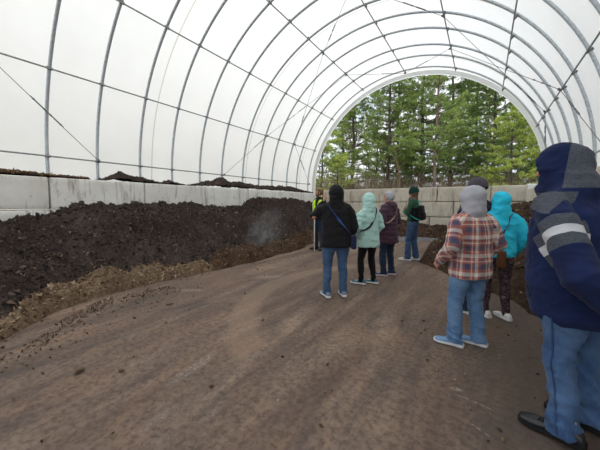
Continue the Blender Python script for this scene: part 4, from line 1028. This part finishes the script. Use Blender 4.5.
# 1 black hooded woman, one hand lifted to her ear
x, y = -1.79, 3.83
P = make_person((x, y), ray_heading(x, y, 8), 1.60, 'person in a black hooded jacket and blue jeans with hand raised to the face', 1.15, (-.125, -.02, .25), (.125, .03, .05),
    armL=((-.315, .10, 1.14), (-.165, .13, 1.365)), armR=((.255, -.02, 1.02), (.22, .14, .82)), head_yaw=R(12), handL=((.12, .05, 1), (1, 0, 0), (0, -1, .2), .35))
P.hoodg = .98
lower(P, M['jeans_mid'], 1.0, 3, 1.0, .009)
shoes(P, M['shoe_greyblue'], M['sole_white'], M['lace_pale'])
jacket(P, M['black_fleece'], [(.455, .225, .16, 0), (.47, .235, .168, 0), (.58, .228, .16, 0), (.64, .215, .15, 0), (.70, .215, .148, 0), (.76, .215, .14, 0), (.80, .185, .115, 0), (.835, .12, .09, 0)], (.088, .080, .074, .066, .054), hood='up', seed=11, amp=.008)
eyes(P)
e = worn(P, 'shoulder_bag', 'small navy bag on a blue cross body strap, worn by the person in black', 'bag')
ribbon('strap', surf(P, P.jk, [(122, 1.325), (140, 1.27), (165, 1.20), (190, 1.12), (215, 1.04), (238, .95), (255, .88)]), .036, .004, M['blue_web'], e)
pouch(surf(P, P.jk, [(262, .80)], .03)[0], (.07, .20, .20), 0, 'pouch', M['navy_bag'], e)

# 2 mint coat
x, y = -1.62, 4.74
P = make_person((x, y), ray_heading(x, y, 44), 1.50, 'person in a pale mint hooded rain jacket with black trousers and teal trainers', 1.12, (-.12, .03, .45), (.10, -.04, .5),
    armL=((-.262, -.05, .97), (-.225, .13, .80)), armR=((.262, -.03, .97), (.225, .14, .80)), head_yaw=R(8))
lower(P, M['black_pants'], .92, 5, .85, .006, 'trousers', thick=1.0)
shoes(P, M['shoe_teal'], M['sole_white'], M['lace_pale'])
jacket(P, M['mint'], [(.42, .225, .165, 0), (.44, .235, .172, 0), (.50, .23, .17, 0), (.58, .215, .155, 0), (.64, .20, .145, 0), (.70, .205, .145, 0), (.76, .205, .135, 0), (.80, .175, .11, 0), (.835, .12, .09, 0)], (.085, .080, .076, .070, .058), hood='up', seed=21, amp=.012, sc=(5, 5, 10))
eyes(P)
e = worn(P, 'shoulder_bag', 'black cross body bag worn over the pale mint jacket', 'bag')
ribbon('strap', surf(P, P.jk, [(238, 1.265), (220, 1.22), (200, 1.15), (180, 1.08), (160, 1.02), (140, .96), (115, .92), (95, .89)]), .034, .004, M['black_web'], e)
pouch(surf(P, P.jk, [(75, .84)], .03)[0], (.08, .16, .14), R(75), 'pouch', M['black_nylon'], e)

# 3 plum coat, grey hair
x, y = -1.49, 5.50
P = make_person((x, y), ray_heading(x, y, 58), 1.585, 'person with short silver hair in a long plum quilted coat', 1.15, (-.11, .03, .35), (.10, -.02, .3),
    armL=((-.265, -.04, 1.02), (-.215, .16, .86)), armR=((.265, -.03, 1.02), (.215, .18, .86)), head_yaw=R(14))
lower(P, M['jeans_dark'], 1.0, 7, 1.0, .007)
shoes(P, M['shoe_navy'], M['sole_pink'], M['lace_pale'])
jacket(P, M['purple'], [(.385, .215, .165, 0), (.40, .228, .175, 0), (.48, .225, .172, 0), (.56, .21, .16, 0), (.63, .198, .148, 0), (.70, .208, .148, 0), (.76, .21, .138, 0), (.80, .18, .11, 0), (.835, .11, .085, 0)], (.086, .082, .076, .068, .054), name='coat', hood='down', seed=31, amp=.006, quilt=.085)
headcap(P, 'hair', M['hair_grey'], (.094, .110, .112), (0, -.014, .018), lambda L: (L[:, 1] > .035) & (L[:, 2] < .062) & (np.abs(L[:, 0]) < .2) | (L[:, 2] < -.075), (.008, 28))
eyes(P)
e = worn(P, 'shoulder_bag', 'small bag on a tan strap worn over the plum coat', 'bag')
ribbon('strap', surf(P, P.jk, [(232, 1.30), (215, 1.26), (195, 1.21), (178, 1.15), (160, 1.10), (140, 1.05), (115, 1.0), (90, .96)]), .022, .004, M['tan_web'], e)
pouch(surf(P, P.jk, [(60, .92)], .03)[0], (.07, .16, .13), R(60), 'pouch', M['brown_leather'], e)

# 4 green beanie
x, y = -1.40, 7.28
P = make_person((x, y), ray_heading(x, y, 72), 1.70, 'person in a dark green beanie and green and black jacket with blue jeans', .95, (-.10, .08, .1), (.10, -.05, .15),
    armL=((-.23, .05, 1.12), (-.03, .20, 1.16)), armR=((.23, .06, 1.12), (.03, .21, 1.20)), head_yaw=R(8), handL=((.8, 0, .3), (0, -1, 0), (0, 0, 1), .5), handR=((-.8, 0, .2), (0, -1, 0), (0, 0, 1), .5))
lower(P, M['jeans_green'], 1.0, 9, 1.12, .007)
shoes(P, M['shoe_cream'], M['sole_white'], M['lace_pale'], badge=M['green_badge'])
o = jacket(P, M['green_fleece'], [(.545, .165, .125, 0), (.56, .175, .135, 0), (.62, .165, .13, 0), (.68, .172, .13, 0), (.74, .182, .128, 0), (.79, .168, .108, 0), (.825, .11, .08, 0)], (.072, .066, .060, .055, .045), seed=41, amp=.007)
o.data.materials.append(M['black_nylon']); V = get_co(o.data)
C = np.array([p.center[:] for p in o.data.polygons]); mi = ((C[:, 2] < 1.18) & (C[:, 1] < .0) & (np.abs(C[:, 0]) < .3) | ((C[:, 2] < 1.25) & (C[:, 1] < -.02))).astype(np.int32); o.data.polygons.foreach_set('material_index', mi)
headcap(P, 'hair', M['hair_brown'], (.088, .10, .11), (0, -.016, .0), lambda L: (L[:, 1] > .03) & (L[:, 2] > -.2), (.006, 30), extra=(((0, -.055, -.09), (.075, .05, .08)),))
headcap(P, 'beanie', M['beanie_green'], (.099, .116, .132), (0, -.012, .046), lambda L: L[:, 2] < .018-.25*(L[:, 1]+.05), (.002, 20), rib=30, extra=(((0, -.02, .02), (.104, .12, .03)),))
bm = bmesh.new(); c = torso_at(P, 1.46)
for j in range(14):
    a = 2*PI*j/14; ball(bm, c+Vector((math.cos(a)*.075, math.sin(a)*.07+.015, .012*math.sin(3*a)-.02)), (.045, .045, .055), seg=12)
me = remesh(bm, .009, 3, 'scarf'); wrinkle(me, .008, (12, 12, 20), 5); link('scarf', me, M['scarf'], P.root)
eyes(P)
e = worn(P, 'backpack', 'small black backpack with teal shoulder straps on the green beanie person', 'backpack')
bm = bmesh.new(); box(bm, (0, -.185, 1.13), (.25, .11, .36), Matrix.Rotation(R(-4), 3, 'X'), .045); me = bm_mesh(bm, 'pack'); o = link('pack', me, M['black_nylon'], e); s = o.modifiers.new('s', 'SUBSURF'); s.render_levels = 2
bm = bmesh.new(); box(bm, (0, -.245, 1.06), (.18, .04, .17), Matrix.Rotation(R(-4), 3, 'X'), .02); link('pocket', bm_mesh(bm, 'pocket'), M['black_nylon'], e)
for q in (-1, 1):
    pts = [Vector((q*.085, -.16, 1.30)), Vector((q*.10, -.09, 1.415)), Vector((q*.105, .02, 1.42))]+surf(P, P.jk, [(-q*38, 1.33), (-q*48, 1.24), (-q*65, 1.15), (-q*90, 1.07), (-q*118, 1.01)], .012)+[Vector((q*.12, -.17, .97))]
    ribbon('strap', pts, .018, .006, M['teal'], e)

# 5 man in the yellow vest
x, y = -4.07, 7.57
P = make_person((x, y), ray_heading(x, y, 140), 1.77, 'bearded person in a fluorescent yellow safety vest facing the group by the compost pile', 1.0, (-.12, .02, .3), (.12, .0, -.3),
    armL=((-.27, .06, 1.13), (-.20, .27, 1.02)), armR=((.26, .06, 1.12), (.06, .27, .97)), head_yaw=R(-48), curl=1.4, handL=((.5, .8, .1), (1, -.5, 0), (0, 0, 1), 1.3), handR=((-.5, .8, .1), (-1, -.5, 0), (0, 0, 1), 1.0))
lower(P, M['jeans_dark'], 1.0, 13, 1.0, .007)
shoes(P, M['boot'], M['sole_black'], M['lace_black'], 1.05, high=.03)
jacket(P, M['dark_shirt'], [(.50, .175, .13, 0), (.56, .175, .13, 0), (.62, .17, .128, 0), (.68, .178, .13, 0), (.74, .188, .13, 0), (.79, .162, .100, 0), (.825, .09, .075, 0)], (.062, .060, .057, .053, .042), name='shirt', seed=51, amp=.007)
jk = P.jk
vest = jacket(P, M['hivis'], [(.535, .21, .162, 0), (.55, .212, .165, 0), (.62, .207, .160, 0), (.68, .212, .160, 0), (.74, .222, .158, 0), (.79, .215, .135, 0), (.825, .15, .105, 0)], name='vest', seed=55, amp=.006, sleeves=(0, 0)); P.jk = vest
zc = lambda C: np.clip((C[:, 2]-1.18)*.22, 0, .062)
cut(vest.data, lambda C: ((C[:, 1] > .02) & (np.abs(C[:, 0]+.01) < .008+zc(C))) | (C[:, 2] > .845*P.H) | ((np.abs(C[:, 0]) > .212) & (C[:, 2] > 1.2)) | (C[:, 2] < .540*P.H)); solidify(vest, .006)
bm = bmesh.new(); V0 = []
vest.data.materials.append(M['reflect']); C = np.array([p.center[:] for p in vest.data.polygons])
mi = ((np.abs(C[:, 2]-1.05) < .026) | (np.abs(np.abs(C[:, 0])-.15) < .018) & (C[:, 2] > 1.05)).astype(np.int32); vest.data.polygons.foreach_set('material_index', mi)
headcap(P, 'hair', M['hair_brown'], (.086, .103, .102), (0, -.014, .026), lambda L: ((L[:, 1] > .04) & (L[:, 2] < .075)) | (L[:, 2] < -.045), (.006, 36))
headcap(P, 'beard', M['hair_brown'], (.066, .070, .066), (0, .026, -.058), lambda L: (L[:, 2] > -.028+.0*L[:, 1]) & (np.abs(L[:, 0]) < .055) | (L[:, 1] < 0.0) | ((L[:, 2] > -.062) & (np.abs(L[:, 0]) < .028) & (L[:, 1] > .06) & (L[:, 2] < -.04)), (.004, 40))
eyes(P)
hp = Matrix.Rotation(P.root.rotation_euler[2], 3, 'Z')
pw = Vector((x, y, 0))+hp @ Vector((-.13, .37, 0)); e = empty('probe_pole', (pw.x, pw.y, 0)); tag(e, 'thin white compost thermometer pole held upright by the person in yellow vest', 'pole')
bm = bmesh.new(); tube(bm, [(0, 0, 0.001), (0, 0, .5), (0, 0, 1.0)], [.013, .016, .016], n=10); link('shaft', bm_mesh(bm, 'shaft'), M['pole'], e)
bm = bmesh.new(); tube(bm, [(0, -.012, 1.03), (0, .012, 1.03)], [.04, .04], (1, 0, 0), 16, capr=False); link('dial', bm_mesh(bm, 'dial', False), M['steel'], e)

# 6 plaid shirt
x, y = -.085, 3.145
P = make_person((x, y), ray_heading(x, y, 46), 1.50, 'person in a rust, navy and cream plaid shirt with light grey hood up', 1.12, (-.12, .03, .62), (.11, -.02, .50),
    armL=((-.275, -.07, .97), (-.235, .13, .80)), armR=((.27, -.06, .97), (.23, .13, .80)), head_yaw=R(6))
lower(P, M['jeans_light'], 1.05, 15, 1.12, .010)
shoes(P, M['shoe_blue'], M['sole_white'], None, 1.0)
o = jacket(P, M['plaid'], [(.445, .220, .162, 0), (.46, .228, .17, 0), (.55, .222, .165, 0), (.61, .215, .155, 0), (.67, .215, .152, 0), (.73, .218, .148, 0), (.78, .20, .13, 0), (.815, .15, .105, 0)], (.088, .082, .076, .068, .054), name='shirt', seed=61, amp=.008)
V = get_co(o.data); pu = np.where(np.abs(V[:, 0]) < .225, V[:, 0]+V[:, 1]*.0, V[:, 0]*.4+V[:, 1]); ang = np.arctan2(V[:, 0], -V[:, 1]*1.4); pu = ang*.235
el, wr = P.arm[0]; pv = V[:, 2].copy()
for i in (0, 1):
    s0 = np.array(P.sh[i]); el = np.array(P.arm[i][0]); wr = np.array(P.arm[i][1]); q = (-1, 1)[i]; out = np.abs(V[:, 0]) > .212
    side = (np.sign(V[:, 0]) == q) & out; ax = (el-s0)/np.linalg.norm(el-s0); t = (V-s0) @ ax; pu = np.where(side, (V[:, 1]-(s0[1]+ax[1]*t))*1.25+.03, pu); pv = np.where(side, P.H*.80-t, pv)
set_attr(o.data, 'pu', pu+3); set_attr(o.data, 'pv', pv)
bm = bmesh.new(); k_ = P.k; hc = P.headc; hd = lambda x_, y_, z_: hc+P.hr @ (Vector((x_, y_, z_))*k_)
ball(bm, hd(0, -.012, .012), (.120*k_, .132*k_, .132*k_), P.hr, 24); ball(bm, hd(0, -.022, -.055), (.120*k_, .122*k_, .10*k_), P.hr, 20)
tube(bm, [hc+Vector((0, -.02, -.06*k_)), torso_at(P, .85*P.H)+Vector((0, -.015, 0)), torso_at(P, .815*P.H)], [(.118*k_, .115*k_), (.12*k_, .108*k_), (.13*k_, .095*k_)], n=18)
me = remesh(bm, .010, 4, 'hood'); wrinkle(me, .009, (8, 8, 8), 66); Ri = np.array(P.hr.transposed()); h = np.array(hc)
cut(me, lambda C: (((C-h) @ Ri.T/k_)[:, 1] > .06) & (np.abs(((C-h) @ Ri.T/k_)[:, 0]) < .078*np.sqrt(np.clip(1-((((C-h) @ Ri.T/k_)[:, 2]+.01)/.10)**2, 0, 1)))); o = link('hood', me, M['grey_fleece'], P.root); solidify(o, .008)
eyes(P)

# 7 person in charcoal beanie, hidden behind the plaid shirt
x, y = -.07, 4.10
P = make_person((x, y), ray_heading(x, y, 40), 1.63, 'person in a charcoal knit beanie mostly hidden behind the grey hood', .88, (-.06, .03, .35), (.11, -.02, .4), head_yaw=R(10))
lower(P, M['jeans_dark'], 1.0, 17); shoes(P, M['shoe_white'], M['sole_white'], M['lace_pale'])
jacket(P, M['dark_coat'], [(.50, .18, .14, 0), (.56, .182, .14, 0), (.62, .175, .135, 0), (.68, .18, .135, 0), (.74, .188, .132, 0), (.79, .172, .11, 0), (.825, .11, .085, 0)], seed=71)
headcap(P, 'beanie', M['beanie_grey'], (.102, .120, .122), (0, -.014, .040), lambda L: L[:, 2] < -.004-.30*(L[:, 1]+.02), (.003, 20), rib=0, extra=(((0, -.02, .01), (.106, .124, .035)),))
eyes(P)

# 8 bright blue jacket
x, y = .165, 4.095
P = make_person((x, y), ray_heading(x, y, 22), 1.47, 'person in a bright blue hooded jacket and mottled leggings behind the plaid shirt', 1.05, (-.10, .03, .35), (.10, -.02, .25),
    armL=((-.25, -.03, .97), (-.21, .12, .80)), armR=((.25, -.03, .97), (.22, .12, .76)), head_yaw=R(6)); P.hoodg = .95
lower(P, M['camo'], .9, 19, .85, .004, 'leggings', thick=1.0)
shoes(P, M['shoe_white'], M['sole_white'], M['lace_pale'])
jacket(P, M['cyan'], [(.50, .20, .15, 0), (.52, .205, .155, 0), (.58, .20, .15, 0), (.64, .192, .142, 0), (.70, .20, .142, 0), (.76, .20, .132, 0), (.80, .172, .11, 0), (.835, .115, .088, 0)], (.082, .076, .072, .064, .052), hood='up', seed=81, amp=.010, sc=(5, 5, 10))
eyes(P)
e = worn(P, 'shoulder_bag', 'brown leather bag on a maroon strap, worn by the person in bright blue', 'bag')
ribbon('strap', surf(P, P.jk, [(232, 1.235), (215, 1.20), (198, 1.12), (182, 1.05), (165, .97), (145, .88), (130, .80)]), .020, .004, M['maroon_web'], e)
pouch(surf(P, P.jk, [(168, .73)], .03)[0], (.09, .05, .19), R(168), 'pouch', M['brown_leather'], e, .015)

# 9 man in navy hooded fleece, nearest
x, y = .494, 2.246
P = make_person((x, y), ray_heading(x, y, 60), 1.67, 'large person in a navy and grey hooded fleece nearest the camera at right', 1.3, (-.115, -.03, .36), (.14, .0, .25),
    armL=((-.35, -.20, 1.0), (-.17, -.30, .82)), armR=((.35, -.18, 1.0), (.10, -.31, .88)), head_yaw=R(26), hy=.045, lean=(0, .07))
P.hoodg = 1.10
jn = lower(P, M['jeans_man'], 1.04, 23, 1.18, .014)
seam(P, jn, 0); seam(P, jn, 1)
shoes(P, M['shoe_black'], M['sole_black'], M['lace_black'], 1.06, sock=M['sock'])
o = jacket(P, M['navy'], [(.41, .235, .195, .0), (.43, .250, .21, .0), (.49, .262, .225, .01), (.56, .262, .225, .015), (.63, .258, .215, .01), (.70, .255, .198, 0), (.76, .245, .175, 0), (.80, .20, .135, 0), (.835, .13, .10, 0)],
    (.094, .092, .086, .078, .060), hood='up', seed=91, amp=.010, sc=(4.5, 4.5, 9), voxel=.009)
V = get_co(o.data); s0 = np.array(P.sh[0]); el = np.array(P.arm[0][0]); ax = (el-s0)/np.linalg.norm(el-s0); L = np.linalg.norm(el-s0); t = (V-s0) @ ax; dist = np.linalg.norm(V-s0-t[:, None]*ax, axis=1)
inarm = np.minimum(.165-dist, (-.19-V[:, 0]+np.clip(t, 0, 1)*.0)*1.0+.03)
zg = np.minimum(np.minimum(t-.15, .33-t), inarm); zw = np.minimum(np.minimum(t-.215, .268-t), inarm)
s0 = np.array(P.sh[1]); el = np.array(P.arm[1][0]); ax = (el-s0)/np.linalg.norm(el-s0); t2 = (V-s0) @ ax; d2 = np.linalg.norm(V-s0-t2[:, None]*ax, axis=1); ia = np.minimum(.165-d2, V[:, 0]-.16)
zg = np.maximum(zg, np.minimum(np.minimum(t2-.15, .33-t2), ia)); zw = np.maximum(zw, np.minimum(np.minimum(t2-.215, .268-t2), ia))
yoke = np.minimum(np.minimum(V[:, 2]-(1.355-.30*np.clip(np.abs(V[:, 0])-.12, 0, 1)), V[:, 1]+.02-.0*V[:, 0]), 1.415-V[:, 2])
hood = np.minimum(V[:, 2]-1.47, .060-np.abs(V[:, 0]-P.headc.x-(V[:, 1])*math.tan(-R(10))*-1*0)); hl = (V-np.array(P.headc)) @ np.array(P.hr.transposed()).T
hood = np.minimum(V[:, 2]-1.435, -.045-hl[:, 1]-.06*hl[:, 2])
zg = np.maximum(np.maximum(zg, yoke), hood); set_attr(o.data, 'zg', zg); set_attr(o.data, 'zw', zw)
bm = bmesh.new(); pk = surf(P, P.jk, [(62, .80), (58, .86), (50, .93)], -.002); tube(bm, pk, [.006, .008, .006], n=8); link('pocket_edge', bm_mesh(bm, 'pk'), M['black_nylon'], P.jk)
eyes(P)
